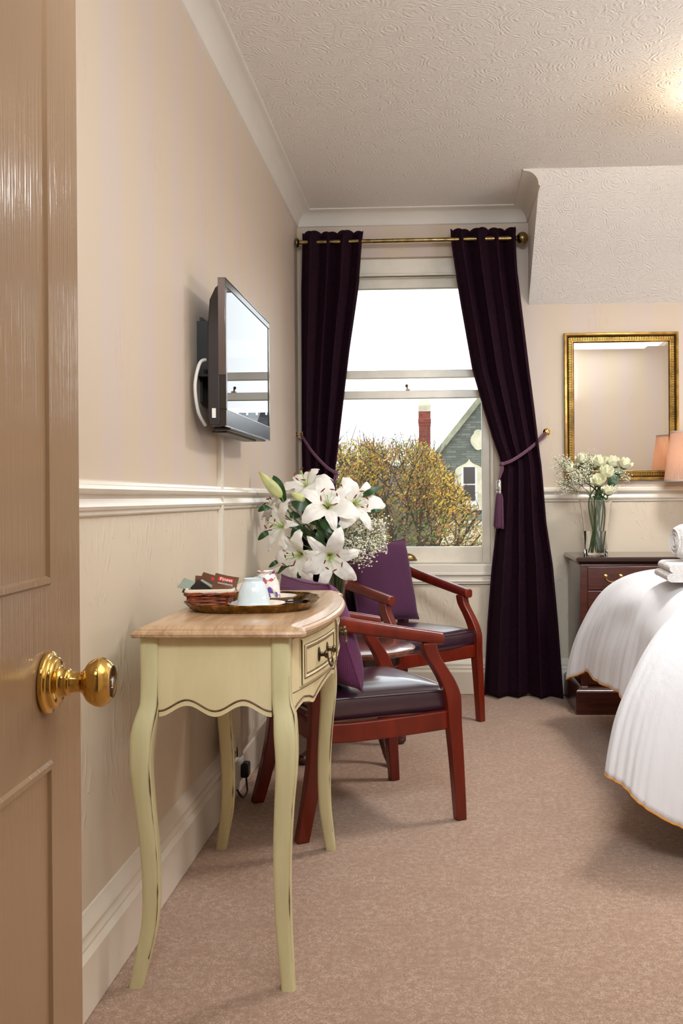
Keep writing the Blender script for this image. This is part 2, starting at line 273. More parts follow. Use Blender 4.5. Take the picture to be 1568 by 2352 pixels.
# ------------------------------------------------------------ mesh builder
def tag(o, label=None, cat=None, group=None, kind=None):
    if label: o['label'] = label
    if cat: o['category'] = cat
    if group: o['group'] = group
    if kind: o['kind'] = kind
    return o
def thing(name, label, cat, loc=(0, 0, 0), rz=0.0, group=None):
    o = bpy.data.objects.new(name, None); col.objects.link(o); o.location = loc; o.rotation_euler = (0, 0, rz); o.empty_display_size = 0.1
    return tag(o, label, cat, group)
def inv(o): return (Matrix.Translation(o.location) @ Matrix.Rotation(o.rotation_euler.z, 4, 'Z')).inverted()
class MB:
    def __init__(s): s.v = []; s.f = []; s.mi = []
    def add(s, vs, fs, mi=0):
        k = len(s.v); s.v += [Vector(p) for p in vs]; s.f += [tuple(i + k for i in f) for f in fs]; s.mi += [mi] * len(fs); return s
    def box(s, x0, x1, y0, y1, z0, z1, mi=0, m=None):
        vs = [Vector((x, y, z)) for z in (z0, z1) for y in (y0, y1) for x in (x0, x1)]
        if m is not None: vs = [m @ p for p in vs]
        return s.add(vs, [(0, 2, 3, 1), (4, 5, 7, 6), (0, 1, 5, 4), (2, 6, 7, 3), (0, 4, 6, 2), (1, 3, 7, 5)], mi)
    def loft(s, rings, cap=True, closed=True, mi=0):
        n = len(rings[0]); vs = [p for r in rings for p in r]; fs = []
        for i in range(len(rings) - 1):
            for j in range(n if closed else n - 1):
                a = i * n + j; b = i * n + (j + 1) % n; fs.append((a, b, b + n, a + n))
        if cap and closed: fs.append(tuple(reversed(range(n)))); fs.append(tuple(range((len(rings) - 1) * n, len(rings) * n)))
        return s.add(vs, fs, mi)
    def grid(s, rows, mi=0): return s.loft(rows, False, False, mi)
    def tube(s, pts, r, n=8, mi=0, cap=True):
        pts = [Vector(p) for p in pts]; rr = r if isinstance(r, (list, tuple)) else [r] * len(pts)
        rings = []; up = None
        for i, p in enumerate(pts):
            d = (pts[min(i + 1, len(pts) - 1)] - pts[max(i - 1, 0)]).normalized()
            if up is None: up = Vector((0, 0, 1)) if abs(d.z) < 0.9 else Vector((1, 0, 0))
            a = d.cross(up)
            if a.length < 1e-5: a = d.orthogonal()
            a.normalize(); b = a.cross(d).normalized(); up = b
            rings.append([p + (a * math.cos(2 * math.pi * k / n) + b * math.sin(2 * math.pi * k / n)) * rr[i] for k in range(n)])
        return s.loft(rings, cap, True, mi)
    def lathe(s, prof, o=(0, 0, 0), n=32, mi=0, m=None, cap=True, rip=0, ripn=0):
        o = Vector(o); rings = []
        for r_, z in prof:
            ring = []
            for k in range(n):
                a = 2 * math.pi * k / n; q = max(r_, 1e-5) * (1 + rip * math.cos(ripn * a)); p = Vector((q * math.cos(a), q * math.sin(a), z))
                if m is not None: p = m @ p
                ring.append(p + o)
            rings.append(ring)
        return s.loft(rings, cap, True, mi)
    def prism(s, poly, fn, mi=0):
        # poly: 2D points; fn(p, t) -> 3D for t in (0, 1)
        return s.loft([[fn(p, 0) for p in poly], [fn(p, 1) for p in poly]], True, True, mi)
    def ball(s, c, r, n=8, mi=0, sq=(1, 1, 1)):
        prof = [(math.sin(math.pi * i / n), -math.cos(math.pi * i / n)) for i in range(n + 1)]
        c = Vector(c); rings = [[c + Vector((a * math.cos(2 * math.pi * k / (n + 2)) * sq[0], a * math.sin(2 * math.pi * k / (n + 2)) * sq[1], b * sq[2])) * r for k in range(n + 2)] for a, b in [(max(p, 1e-4), q) for p, q in prof]]
        return s.loft(rings, True, True, mi)
    def build(s, name, mat, parent=None, world=False, smooth=True, bevel=0.0, subsurf=0, label=None, ang=40, recalc=True, solid=0.0):
        if world and parent is not None: iv = inv(parent); vs = [iv @ p for p in s.v]
        else: vs = s.v
        me = bpy.data.meshes.new(name); me.from_pydata([tuple(p) for p in vs], [], s.f); me.validate()
        mats = mat if isinstance(mat, (list, tuple)) else [mat]
        for m_ in mats: me.materials.append(m_)
        if len(mats) > 1 and len(me.polygons) == len(s.mi):
            me.polygons.foreach_set('material_index', s.mi)
        if recalc:
            import bmesh
            bm = bmesh.new(); bm.from_mesh(me); bmesh.ops.recalc_face_normals(bm, faces=bm.faces); bm.to_mesh(me); bm.free()
        if smooth:
            me.polygons.foreach_set('use_smooth', [True] * len(me.polygons)); me.set_sharp_from_angle(angle=R(ang))
        me.update()
        o = bpy.data.objects.new(name, me); col.objects.link(o)
        if parent is not None: o.parent = parent
        if bevel: b = o.modifiers.new('bevel', 'BEVEL'); b.width = bevel; b.segments = 3; b.limit_method = 'ANGLE'; b.angle_limit = R(40); b.harden_normals = False
        if subsurf: q = o.modifiers.new('subd', 'SUBSURF'); q.levels = subsurf; q.render_levels = subsurf
        if solid: q = o.modifiers.new('solid', 'SOLIDIFY'); q.thickness = solid; q.offset = 0
        if label: o['label'] = label
        return o
def struct(name, mb, mat, **kw): return tag(mb.build(name, mat, **kw), kind='structure')
def lerp(a, b, t_): return a + (b - a) * t_
def interp(tab, x):
    # tab rows (x, a, b, ...), linear
    if x <= tab[0][0]: return list(tab[0][1:])
    for p, q in zip(tab, tab[1:]):
        if x <= q[0]:
            k = (x - p[0]) / (q[0] - p[0]); k = k
            return [lerp(a, b, k) for a, b in zip(p[1:], q[1:])]
    return list(tab[-1][1:])
def spline(pts, n):
    P = [Vector(p) for p in pts]; out = []; m_ = len(P) - 1
    for i in range(n + 1):
        u = i / n * m_; k = min(int(u), m_ - 1); f = u - k
        p0, p1, p2, p3 = P[max(k - 1, 0)], P[k], P[k + 1], P[min(k + 2, m_)]
        out.append(0.5 * ((2 * p1) + (p2 - p0) * f + (2 * p0 - 5 * p1 + 4 * p2 - p3) * f * f + (3 * p1 - p0 - 3 * p2 + p3) * f ** 3))
    return out

# ============================================================ THE ROOM
LX, FY, CZ, RX, BY = -0.778, 5.50, 2.71, 3.3, 0.36
CX, SLY, SLZ = 0.518, 4.84, 2.17     # dormer cheek, slope start, slope foot
struct('floor', MB().box(-1.0, RX, -1.3, FY + .1, -0.1, 0), M['carpet'], smooth=False)
struct('wall_left', MB().box(LX - 0.15, LX, -1.3, FY + 0.3, 0, CZ + .1), M['wall_y'], smooth=False)
struct('wall_right', MB().box(RX, RX + 0.15, -1.3, FY + .3, 0, CZ + .1), M['wall_y'], smooth=False)
struct('wall_back', MB().box(0.52, RX, BY - 0.14, BY, 0, CZ).box(LX, 0.52, BY - .14, BY, 2.30, CZ).box(LX, -0.50, BY - .14, BY, 0, 2.3), M['wall_x'], smooth=False)
struct('wall_hall', MB().box(-1.0, RX, -1.3, -1.15, 0, CZ + .1), M['wall_x'], smooth=False)
struct('ceiling', MB().box(LX - .15, CX, -1.3, FY + .3, CZ, CZ + .1).box(CX, RX, -1.3, SLY, CZ, CZ + .1), M['ceiling'], smooth=False)
# window opening in the far wall
gx0, gx1 = PY(762, 1100, 5.58).x, PY(1106, 1100, 5.58).x
ox0, ox1 = gx0 - 0.065, gx1 + 0.065
ozt = PY(934, 590, FY).z; ozb = PY(934, 1318, FY).z
struct('wall_far', MB().box(LX, ox0, FY, FY + .28, 0, CZ).box(ox1, RX, FY, FY + .28, 0, CZ).box(ox0, ox1, FY, FY + .28, ozt, CZ).box(ox0, ox1, FY, FY + .28, 0, ozb), M['wall_x'], smooth=False)
# sloped ceiling with its cheek beside the window
yy = FY + .02; zz = SLZ - (CZ - SLZ) * .02 / (FY - SLY)
poly = [(SLY, CZ), (yy, zz), (yy, CZ)]
struct('ceiling_slope', MB().prism(poly, lambda p, t_: Vector((CX if t_ == 0 else RX, p[0], p[1]))), M['slope'], smooth=False)
# cornice
cp = 0.084
def cprof(n=8):
    pts = [(0, 0)]
    pts += [(cp * .10 + cp * .84 * (1 - math.cos(R(90) * i / n)), cp * .06 + cp * .84 * math.sin(R(90) * i / n)) for i in range(n + 1)]
    pts += [(cp, cp * .94), (cp, cp), (0, cp)]
    return pts   # (out from wall, up)
def cornice(name, path):
    # path of (corner point, direction of 'out' at that corner)
    mb = MB(); rings = []
    for (x, y), (ox, oy) in path:
        rings.append([Vector((x + ox * a, y + oy * a, CZ - cp + b)) for a, b in cprof()])
    mb.loft(rings, True, True); return struct(name, mb, M['cornice'], ang=35)
cornice('trim_1', [((LX, BY), (1, 0)), ((LX, FY), (1, -1)), ((CX, FY), (-1, -1)), ((CX, SLY), (-1, 0))])
# dado rail
def profile_run(name, prof, path, mat, z0, closed=True):
    mb = MB(); rings = []
    for (x, y), (ox, oy) in path:
        rings.append([Vector((x + ox * a, y + oy * a, z0 + b)) for a, b in prof])
    mb.loft(rings, True, closed); return struct(name, mb, mat, ang=30)
dado = [(0, 0), (.006, .0), (.010, .004), (.010, .012), (.017, .015), (.020, .022), (.016, .030), (.013, .040), (.018, .050), (.028, .054), (.032, .062), (.028, .070), (.016, .073), (.014, .080), (.006, .084), (0, .084)]
cx0 = PY(684, 1100, FY).x
profile_run('trim_2', dado, [((LX, BY + .0), (1, 0)), ((LX, FY), (1, -1)), ((ox0 - .06, FY), (0, -1))], M['gloss'], 1.062)
profile_run('trim_3', dado, [((ox1 + .06, FY), (0, -1)), ((RX, FY), (0, -1))], M['gloss'], 1.070)
skirt = [(0, 0), (.030, 0), (.034, .004), (.034, .125), (.028, .133), (.024, .138), (.026, .146), (.022, .152), (.020, .160), (.022, .168), (.016, .180), (.008, .188), (.004, .198), (0, .2)]
profile_run('baseboard_left', skirt, [((LX, BY), (1, 0)), ((LX, FY), (1, -1))], M['gloss'], 0)
profile_run('baseboard_far', skirt, [((LX, FY), (1, -1)), ((RX, FY), (0, -1))], M['gloss'], 0)
# window
def sash(name, x0, x1, z0, z1, y, st, rt, rb, parent):
    mb = MB(); mb.box(x0, x0 + st, y, y + .042, z0, z1).box(x1 - st, x1, y, y + .042, z0, z1)
    mb.box(x0 + st, x1 - st, y, y + .042, z1 - rt, z1).box(x0 + st, x1 - st, y, y + .042, z0, z0 + rb)
    o = mb.build(name, M['sash'], parent, world=False, smooth=False, bevel=0.004)
    p = MB().box(x0 + st - .005, x1 - st + .005, y + .018, y + .022, z0 + rb - .005, z1 - rt + .005).build('glass_pane', M['pane'], o, smooth=False)
    return o
win = bpy.data.objects.new('window_1', None); col.objects.link(win); win['kind'] = 'structure'
zu = lambda y_, Y=5.56: PY(934, y_, Y).z
sash('lower_sash', gx0 - .045, gx1 + .045, zu(1293), zu(897), 5.56, .045, zu(897) - zu(915), zu(1256) - zu(1293), win)
sash('upper_sash', gx0 - .045, gx1 + .045, zu(868, 5.61), zu(638, 5.61), 5.61, .045, zu(640, 5.61) - zu(664, 5.61), zu(850, 5.61) - zu(868, 5.61), win)
fr = MB()
fr.box(ox0, gx0 - .045, FY + .012, FY + .2, ozb, ozt).box(gx1 + .045, ox1, FY + .012, FY + .2, ozb, ozt)
fr.box(ox0, ox1, FY + .035, FY + .2, zu(636), ozt)
fr.box(ox0, ox1, FY + .02, FY + .06, zu(636) , zu(636) + .012)
fr.build('window_frame', M['sash'], win, smooth=False, bevel=.004)
sl = MB().box(ox0 - .03, ox1 + .03, FY - .03, FY + .2, zu(1318, 5.5), zu(1295, 5.52))
sl.build('window_sill', M['gloss'], win, smooth=False, bevel=.005)
z_a, z_b = zu(1342, 5.48), zu(1316, 5.48)
MB().box(ox0 - .05, ox1 + .05, FY - .018, FY + .0, z_a, z_b).box(ox0 - .055, ox1 + .055, FY - .032, FY, z_b - .014, z_b + .002).box(ox0 - .052, ox1 + .052, FY - .026, FY, z_a + .012, z_a + .022).build('sill_apron', M['gloss'], win, smooth=False, bevel=.003)
# sash fittings
pc = PY(934, 1283, 5.555)
mb = MB(); rw = .052
rows = []
for i in range(9):
    a = R(90) * i / 8
    rows.append([Vector((pc.x + rw * math.cos(R(180) * k / 16) * (math.cos(a * .98) * .95 + .05), 5.560 - .026 * math.sin(a), pc.z - .006 + .036 * math.sin(R(180) * k / 16) * (math.cos(a * .8)))) for k in range(17)])
mb.grid(rows); mb.box(pc.x - rw - .006, pc.x + rw + .006, 5.557, 5.561, pc.z - .012, pc.z - .004)
mb.build('cup_pull', M['brassold'], win, solid=.002, label='brass cup pull')
lk = PY(936, 893, 5.57); MB().box(lk.x - .012, lk.x + .012, 5.565, 5.60, lk.z - .01, lk.z - .002).tube([(lk.x, 5.58, lk.z - .004), (lk.x - .004, 5.58, lk.z + .012)], .005).ball((lk.x - .006, 5.58, lk.z + .018), .009).build('sash_lock', M['bronze'], win)

# ============================================================ DOOR
phi = math.atan(0.0444)
dr = bpy.data.objects.new('door_1', None); col.objects.link(dr); dr['kind'] = 'structure'
dr.location = (-0.46, 1.24, 0); dr.rotation_euler = (0, 0, phi)   # local: +x out of the face, -y back towards the hinge
DW, DH, TH = 0.78, 2.02, 0.042
mb = MB(); ST = .11
mb.box(-TH, 0, -ST, 0, .006, DH).box(-TH, 0, -DW, -DW + ST, .006, DH)
for a, b in ((.006, .24), (.795, 1.0), (1.90, DH)): mb.box(-TH, 0, -DW + ST, -ST, a, b)
mid = (ST + DW - ST) / 2
mb.box(-TH + .012, -.012, -DW + ST, -ST, .2, 1.95)
def doorpanel(z0, z1):
    # sloping moulding ring and raised field
    y0, y1 = -DW + ST, -ST
    def rect(g, x): return [Vector((x, y0 + g, z0 + g)), Vector((x, y1 - g, z0 + g)), Vector((x, y1 - g, z1 - g)), Vector((x, y0 + g, z1 - g))]
    mb.loft([rect(0, 0), rect(.003, .004), rect(.009, .004), rect(.013, -.002), rect(.019, -.011), rect(.046, -.011), rect(.049, -.004), rect(.056, -.002)], True, True)
doorpanel(.24, .795); doorpanel(1.0, 1.90)
mb.build('door_leaf', M['door'], dr, smooth=True, ang=20, bevel=0)
RY = Matrix.Rotation(R(90), 3, 'Y')
kb_prof = [(.034, 0), (.036, .002), (.0355, .006), (.031, .009), (.029, .013), (.026, .015), (.019, .017), (.016, .022), (.016, .026), (.0125, .030), (.0115, .040), (.014, .043), (.0175, .046), (.024, .051), (.0285, .060), (.0285, .066), (.0245, .072), (.0205, .0755)]
kb_prof = [(max(0, v[0]), v[1]) for v in spline([(a, b, 0) for a, b in kb_prof], 120)] + [(.0195, .0768), (.0185, .0772), (.0165, .0770), (.0075, .0768), (.007, .0755), (0, .0755)]
kb = MB().lathe(kb_prof, (0.0, -.122, .888), 64, 0, RY)
knob = kb.build('door_knob', M['brass'], dr, ang=50)
MB().lathe([(.006, .075), (.006, .0775), (.004, .078), (0, .078)], (0, -.122, .888), 16, 0, RY).build('lock_button', M['steel'], knob)

# ============================================================ CONSOLE TABLE
TY = 2.62; HT = .813
ct = thing('console_table', 'sage cream bow-fronted console table with limed oak top standing against the left wall', 'table', (-.49, TY, 0))
def bowx(y, s=0.0): return -.333 + .053 * (1 - min(1, abs(y - TY) / .40) ** 2) + s
out = [(-.690, 2.17), (-.318, 2.17)]
half = [(-.303, 2.176), (-.295, 2.190), (-.296, 2.208), (-.300, 2.226), (-.298, 2.245), (-.289, 2.275), (-.277, 2.34), (-.266, 2.42), (-.259, 2.51), (-.256, 2.58), (-.2555, 2.62)]
ol = [(-.690, 2.17), (-.6, 2.17), (-.5, 2.17), (-.4, 2.17), (-.318, 2.17)] + half
ol = ol + [(x, 2 * TY - y) for x, y in reversed(ol[:-1])]
def inset(poly, d):
    n = len(poly); res = []
    for i in range(n):
        p0, p1, p2 = [Vector(poly[(i + k) % n]) for k in (-1, 0, 1)]
        a = (p1 - p0).normalized(); b = (p2 - p1).normalized(); na = Vector((-a.y, a.x)); nb = Vector((-b.y, b.x)); m_ = (na + nb)
        k = 1 / max(.5, 1 + na.dot(nb)); res.append(p1 + m_ * k * d)
    return res
mb = MB(); rings = []
for z, d in [(.787, .012), (.7875, .004), (.790, .001), (.796, 0), (.801, .003), (.8035, .008), (.8045, .010), (.8065, .0105)]:
    rings.append([Vector((p.x, p.y, z)) for p in inset(ol, min(d, .0105))])
for z, e in [(.8105, .0), (.8125, .004), (.813, .008)]:
    ring = []
    for x, y in ol:
        q = max(2.194 + e, min(2 * TY - 2.194 - e, y)); ring.append(Vector((max(-.668 + e, min(x, -.327 + .045 * (1 - min(1, abs(q - TY) / .40) ** 2) - e)), q, z)))
    rings.append(ring)
mb.loft(rings)
mb.build('table_top', M['topwood'], ct, world=True, ang=25)
# legs
prof = [(.79, 0, 0, .022), (.65, .0, .0, .022), (.62, .004, .007, .0245), (.57, .014, .011, .0265), (.50, .018, .013, .0245), (.405, .012, .006, .0218), (.306, .004, .0, .0205), (.208, .001, -.001, .0195), (.13, .005, .002, .0185), (.06, .018, .009, .017), (0, .030, .015, .0155)]
prof = list(reversed(prof)); prof = [tuple(v) for v in spline([Vector(p) for p in prof], 60)]
def leg(cx, cy, sx, sy, sgnout):
    rings = []
    for i in range(41):
        z = .79 * i / 40; o1, o2, hw = interp(prof, z)
        ox = (o1 if sgnout else o2) * sx; oy = o1 * .9 * sy
        ring = []
        for k in range(16):
            a = 2 * math.pi * (k + .5) / 16; c_, s_ = math.cos(a), math.sin(a); e = .42
            ring.append(Vector((cx + ox + hw * math.copysign(abs(c_) ** e, c_), cy + oy + hw * math.copysign(abs(s_) ** e, s_), z)))
        rings.append(ring)
    o = MB().loft(rings).build('leg', M['cream'], ct, world=True, ang=60)
    # worn line down the outer arris
    for q, (ax, ay) in enumerate([(1, -1)]):
        pts = []; rr = []
        for i in range(3, 34):
            z = .72 * i / 34; o1, o2, hw = interp(prof, z); ox = (o1 if sgnout else o2) * sx; oy = o1 * .9 * sy
            pts.append((cx + ox + hw * .93 * ax, cy + oy + hw * .93 * ay, z)); rr.append(max(.0002, .0030 * (noise.noise(Vector((z * 23, cx * 9, cy))) + .12)))
        MB().tube(pts, rr, 5).build('worn_edge', M['wornedge'], o, world=False) if False else None
        w_ = MB().tube([inv(ct) @ Vector(p) for p in pts], rr, 5).build('worn_edge', M['wornedge'], o, label='brown worn edge')
    return o
for cx_, cy_, sx, sy, so in [(-.655, 2.21, -1, -1, True), (-.3546, 2.21, 1, -1, False), (-.655, 3.03, -1, 1, True), (-.3546, 3.03, 1, 1, False)]: leg(cx_, cy_, sx, sy, so)
# aprons
def scal_end(u):   # bottom height across the end panel, u 0..1
    return .617 + .016 * math.cos(4 * math.pi * (u - .25)) * (-1) * -1 * (-1)
def endz(u): return .6185 - .0125 * math.cos(4 * math.pi * (u - .5)) if True else 0
def end_apron(y0, y1, ygroove):
    n = 40; bot = []; 
    for i in range(n + 1): bot.append((lerp(-.634, -.376, i / n), endz(i / n)))
    poly = [(-.634, .789)] + bot + [(-.376, .789)]
    MB().prism(poly, lambda p, t_: Vector((p[0], y0 if t_ == 0 else y1, p[1]))).build('end_apron', M['panelcream'], ct, world=True, ang=25)
    MB().tube([(x, ygroove, z + .013) for x, z in bot], .0023, 5).build('groove', M['wornedge'], ct, world=True, label='dark scalloped groove line')
end_apron(2.197, 2.215, 2.1972); end_apron(3.025, 3.043, 3.0428)
MB().box(-.673, -.66, 2.23, 3.01, .60, .789).build('back_apron', M['cream'], ct, world=True)
def frontz(u):     # u 0 at near leg .. 1 at far leg
    v = min(u, 1 - u)
    t_ = [(0, .600), (.03, .612), (.08, .622), (.13, .616), (.165, .607), (.18, .606), (.21, .616), (.27, .628), (.35, .636), (.43, .638), (.47, .634), (.5, .628)]
    return interp(t_, v)[0]
n = 60; outer = []; inner = []
mb = MB(); f0, f1, b0, b1 = [], [], [], []
for i in range(n + 1):
    u = i / n; y = lerp(2.224, 3.016, u); x = bowx(y)
    f0.append(Vector((x, y, frontz(u)))); f1.append(Vector((x, y, .789))); b0.append(Vector((x - .018, y, frontz(u)))); b1.append(Vector((x - .018, y, .789)))
mb.grid([f0, f1, b1, b0, f0]); mb.add([f0[0], f1[0], b1[0], b0[0]], [(0, 1, 2, 3)]); mb.add([f0[-1], f1[-1], b1[-1], b0[-1]], [(0, 1, 2, 3)]); mb.build('front_apron', M['panelcream'], ct, world=True, ang=30)
MB().tube([p + Vector((.0005, 0, .013)) for p in f0], .0022, 5).build('groove', M['wornedge'], ct, world=True, label='dark scalloped groove line')
for zz_ in (.655, .779): MB().tube([Vector((p.x + .0003, p.y, zz_)) for p in f0], .0011, 5).build('groove', M['wornedge'], ct, world=True)
def drawer(ya, yb):
    n = 20; z0, z1 = .662, .772
    def strip(s, g, z):
        return [Vector((bowx(y_, s), y_, z)) for y_ in [lerp(ya + g, yb - g, i / n) for i in range(n + 1)]]
    mb = MB(); mb.grid([strip(-.004, 0, z0), strip(.004, 0, z0), strip(.006, .004, z0 + .004), strip(.006, .004, z1 - .004), strip(.004, 0, z1), strip(-.004, 0, z1)])
    for g in (0, 1):
        y_ = ya if g == 0 else yb
        mb.add([(bowx(y_, -.004), y_, z0), (bowx(y_, .004), y_, z0), (bowx(y_, .004), y_, z1), (bowx(y_, -.004), y_, z1)], [(0, 1, 2, 3)])
    d = mb.build('drawer', M['panelcream'], ct, world=True, ang=25)
    iv = inv(ct)
    def loopf(s, g):
        pts = [Vector((bowx(y_, s), y_, z0 + g)) for y_ in [lerp(ya + g, yb - g, i / n) for i in range(n + 1)]]
        pts += [Vector((bowx(y_, s), y_, z1 - g)) for y_ in [lerp(yb - g, ya + g, i / n) for i in range(n + 1)]]
        return [iv @ p for p in pts]
    a, b, c_ = loopf(.006, .016), loopf(.0095, .019), loopf(.006, .024)
    MB().loft([a, b, c_, a], False, True).build('panel_moulding', M['panelcream'], d, ang=20)
    MB().tube(loopf(.0066, .0155) + loopf(.0066, .0155)[:1], .0013, 5).build('moulding_line', M['wornedge'], d, label='brown glaze line')
    MB().tube(loopf(.0066, .0255) + loopf(.0066, .0255)[:1], .0018, 5).build('moulding_line', M['wornedge'], d, label='brown glaze line')
    ym = (ya + yb) / 2; hx = bowx(ym) + .006
    h = MB(); pts = []
    for s_ in (-1, 1):
        y_ = ym + s_ * .042; x_ = bowx(y_) + .0058
        h.lathe([(.0, .0), (.011, 0), (.0125, .002), (.009, .004), (.004, .005), (.0035, .014), (.006, .016), (.0065, .020), (.004, .024), (0, .0245)], iv @ Vector((x_, y_, .718)), 14, 0, Matrix.Diagonal((1, .75, 1.5)) @ RY)
    for k in range(17):
        a = math.pi * k / 16; pts.append(iv @ Vector((hx + .016 + .006 * math.sin(a), ym - .042 * math.cos(a), .718 - .034 * math.sin(a) ** .8)))
    h.tube(pts, [.0022 + .0018 * math.sin(math.pi * k / 16) ** 4 for k in range(17)], 8)
    h.build('drawer_pull', M['bronze'], d, label='antique bronze drop handle')
drawer(2.265, 2.595); drawer(2.645, 2.975)

# ============================================================ TRAY + TEA THINGS
tr_ = thing('serving_tray', 'antique brass tray with scalloped rim on the console table top', 'tray', (-.490, 2.585, HT), R(6))
def trayr(a, k=1.0):
    c_, s_ = math.cos(a), math.sin(a); e = 2.7
    r_ = 1 / ((abs(c_) / .172) ** e + (abs(s_) / .185) ** e) ** (1 / e)
    return Vector((c_, s_, 0)) * r_ * k
rows = []
for k, z, rp in [(0.0, .004, 0), (.4, .004, 0), (.80, .004, 0), (.87, .003, 0), (.90, .006, .0), (.95, .013, .006), (1.0, .0215, .014), (1.012, .0225, .016), (1.008, .0195, .014), (.955, .009, .005), (.90, 0, 0), (.86, -.0005, 0), (0, 0.0, 0)]:
    rows.append([trayr(2 * math.pi * i / 96, max(k, .001) * (1 + rp * math.cos(16 * 2 * math.pi * i / 96))) + Vector((0, 0, z)) for i in range(96)])
MB().loft(rows, True, True).build('tray_dish', M['tray'], tr_, ang=25)
ZT = HT + .0045
def cup_saucer(x, y, sx, sy, rs, h, r0, r1, mat, lab, slab, smat, fl, foot=1.14):
    s_ = MB().lathe([(0, 0), (rs * .5, 0), (rs * .52, .002), (rs * .8, .006), (rs, .0155), (rs * 1.0, .0165), (rs * .97, .0162), (rs * .78, .008), (rs * .5, .0045), (0, .004)], (0, 0, 0), 48, rip=.012, ripn=12)
    o = s_.build('saucer', smat, ang=50); o.location = (sx, sy, ZT); tag(o, slab, 'saucer', 'saucers on the tray')
    prof_ = [(r0 * fl, 0), (r0, .006), (r0 * 1.0, h * .3), (lerp(r0, r1, .35), h * .62), (lerp(r0, r1, .8), h * .84), (r1, h * .90), (r1 * 1.0, h * .93), (r1 * foot, h * .965), (r1 * (foot + .02), h), (r1 * (foot - .06), h), (r1 * .95, h * .95), (0, h * .94)]
    c_ = MB().lathe(prof_, (0, 0, 0), 48, rip=.006, ripn=12)
    root = thing('teacup', lab, 'cup', (x, y, ZT + .0048), 0, 'teacups on the tray'); c_.build('bowl', mat, root, ang=45)
    pts = [(0, r0 * .9 + .0, .014), (0, r0 + .020, .016), (0, r0 + .026, .030), (0, r0 + .016, .043), (0, lerp(r0, r1, .3) - .002, .044)]
    MB().tube(spline(pts, 16), .003, 8).build('handle', mat, root)
cup_saucer(-.470, 2.485, -.462, 2.485, .074, .074, .0415, .0245, M['palecup'], 'pale blue-white fluted teacup upside down on the front saucer', 'front saucer of the tray, under the pale blue-white cup', M['porcelain'], .96, 1.02)
cup_saucer(-.468, 2.672, -.446, 2.672, .060, .079, .0365, .0245, M['floral'], 'white teacup with painted flowers upside down on the rear saucer', 'small rear saucer under the flower-painted cup', M['porcelain'], .9)
# basket
bk = thing('wicker_basket', 'small reddish wicker basket with cream lining on the left of the tray', 'basket', (-.583, 2.535, ZT), R(9))
bk.location.x -= .006; bk.location.y -= .012
def rrect(hx, hy, r_, z, n=6):
    pts = []
    for cx_, cy_, a0 in ((hx - r_, hy - r_, 0), (-hx + r_, hy - r_, 90), (-hx + r_, -hy + r_, 180), (hx - r_, -hy + r_, 270)):
        for i in range(n + 1):
            a = R(a0 + 90 * i / n); pts.append(Vector((cx_ + r_ * math.cos(a), cy_ + r_ * math.sin(a), z)))
    return pts
def dense(pts, m_):
    out = []; n = len(pts)
    for i in range(n):
        for k in range(m_): out.append(pts[i].lerp(pts[(i + 1) % n], k / m_))
    return out
mb = MB()
for j in range(8):
    z = .003 + j * .0045; g = .048 + j * .0012
    base_ = dense(rrect(g, g * .92, .012, z), 3); m_ = len(base_)
    ringp = []
    for i, p in enumerate(base_):
        d = Vector((p.x, p.y, 0)).normalized(); ringp.append(p + d * .0014 * math.sin(i * math.pi / 2.0 + (j % 2) * math.pi))
    mb.tube(ringp + ringp[:1], .0027, 6)
mb.build('woven_side', M['wicker'], bk)
mb = MB(); base_ = dense(rrect(.061, .056, .014, .040), 4); nb = len(base_)
for q in range(3):
    pp = []
    for i, p in enumerate(base_):
        a = i / nb * 2 * math.pi * 22 + q * 2.094; d = Vector((p.x, p.y, 0)).normalized(); pp.append(p + d * .003 * math.cos(a) + Vector((0, 0, .003 * math.sin(a))))
    mb.tube(pp + pp[:1], .0028, 6)
mb.build('braided_rim', M['wicker'], bk)
rows = [[p * 1.0 + Vector((0, 0, zz_)) for p in [Vector((q.x, q.y, 0)) for q in rrect(a, b, .014, 0)]] for a, b, zz_ in [(.0625, .0575, .042), (.064, .059, .047), (.061, .056, .052), (.056, .051, .050), (.050, .045, .030), (.046, .042, .006), (.001, .001, .005)]]
MB().loft(rows, True, True).build('cloth_lining', M['lining'], bk, ang=60)
def sachet(name, loc, rot, w_, h_, mat, lab, group, prints=(), cat='sachet', bulge=.004):
    mb = MB(); rows = []
    nx, ny = 8, 10
    for s_ in (1, -1):
        g = []
        for j in range(ny + 1):
            v = j / ny - .5; row = []
            for i in range(nx + 1):
                u = i / nx - .5; b = max(0, (1 - (2 * u) ** 4) * (1 - (2.15 * v) ** 6 if abs(v) < .46 else 0)) * bulge
                row.append(Vector((u * w_, v * h_, s_ * (b + .0003) + .0015 * math.sin(v * 9 + u * 4))))
            g.append(row)
        mb.grid(g)
    o = mb.build(name, mat, ang=70); o.location = loc; o.rotation_euler = rot; tag(o, lab, cat, group)
    for (x0, x1, y0, y1, m_, nm) in prints:
        MB().box(x0 * w_, x1 * w_, y0 * h_, y1 * h_, bulge + .0008, bulge + .0014).build(nm, m_, o, smooth=False)
    return o
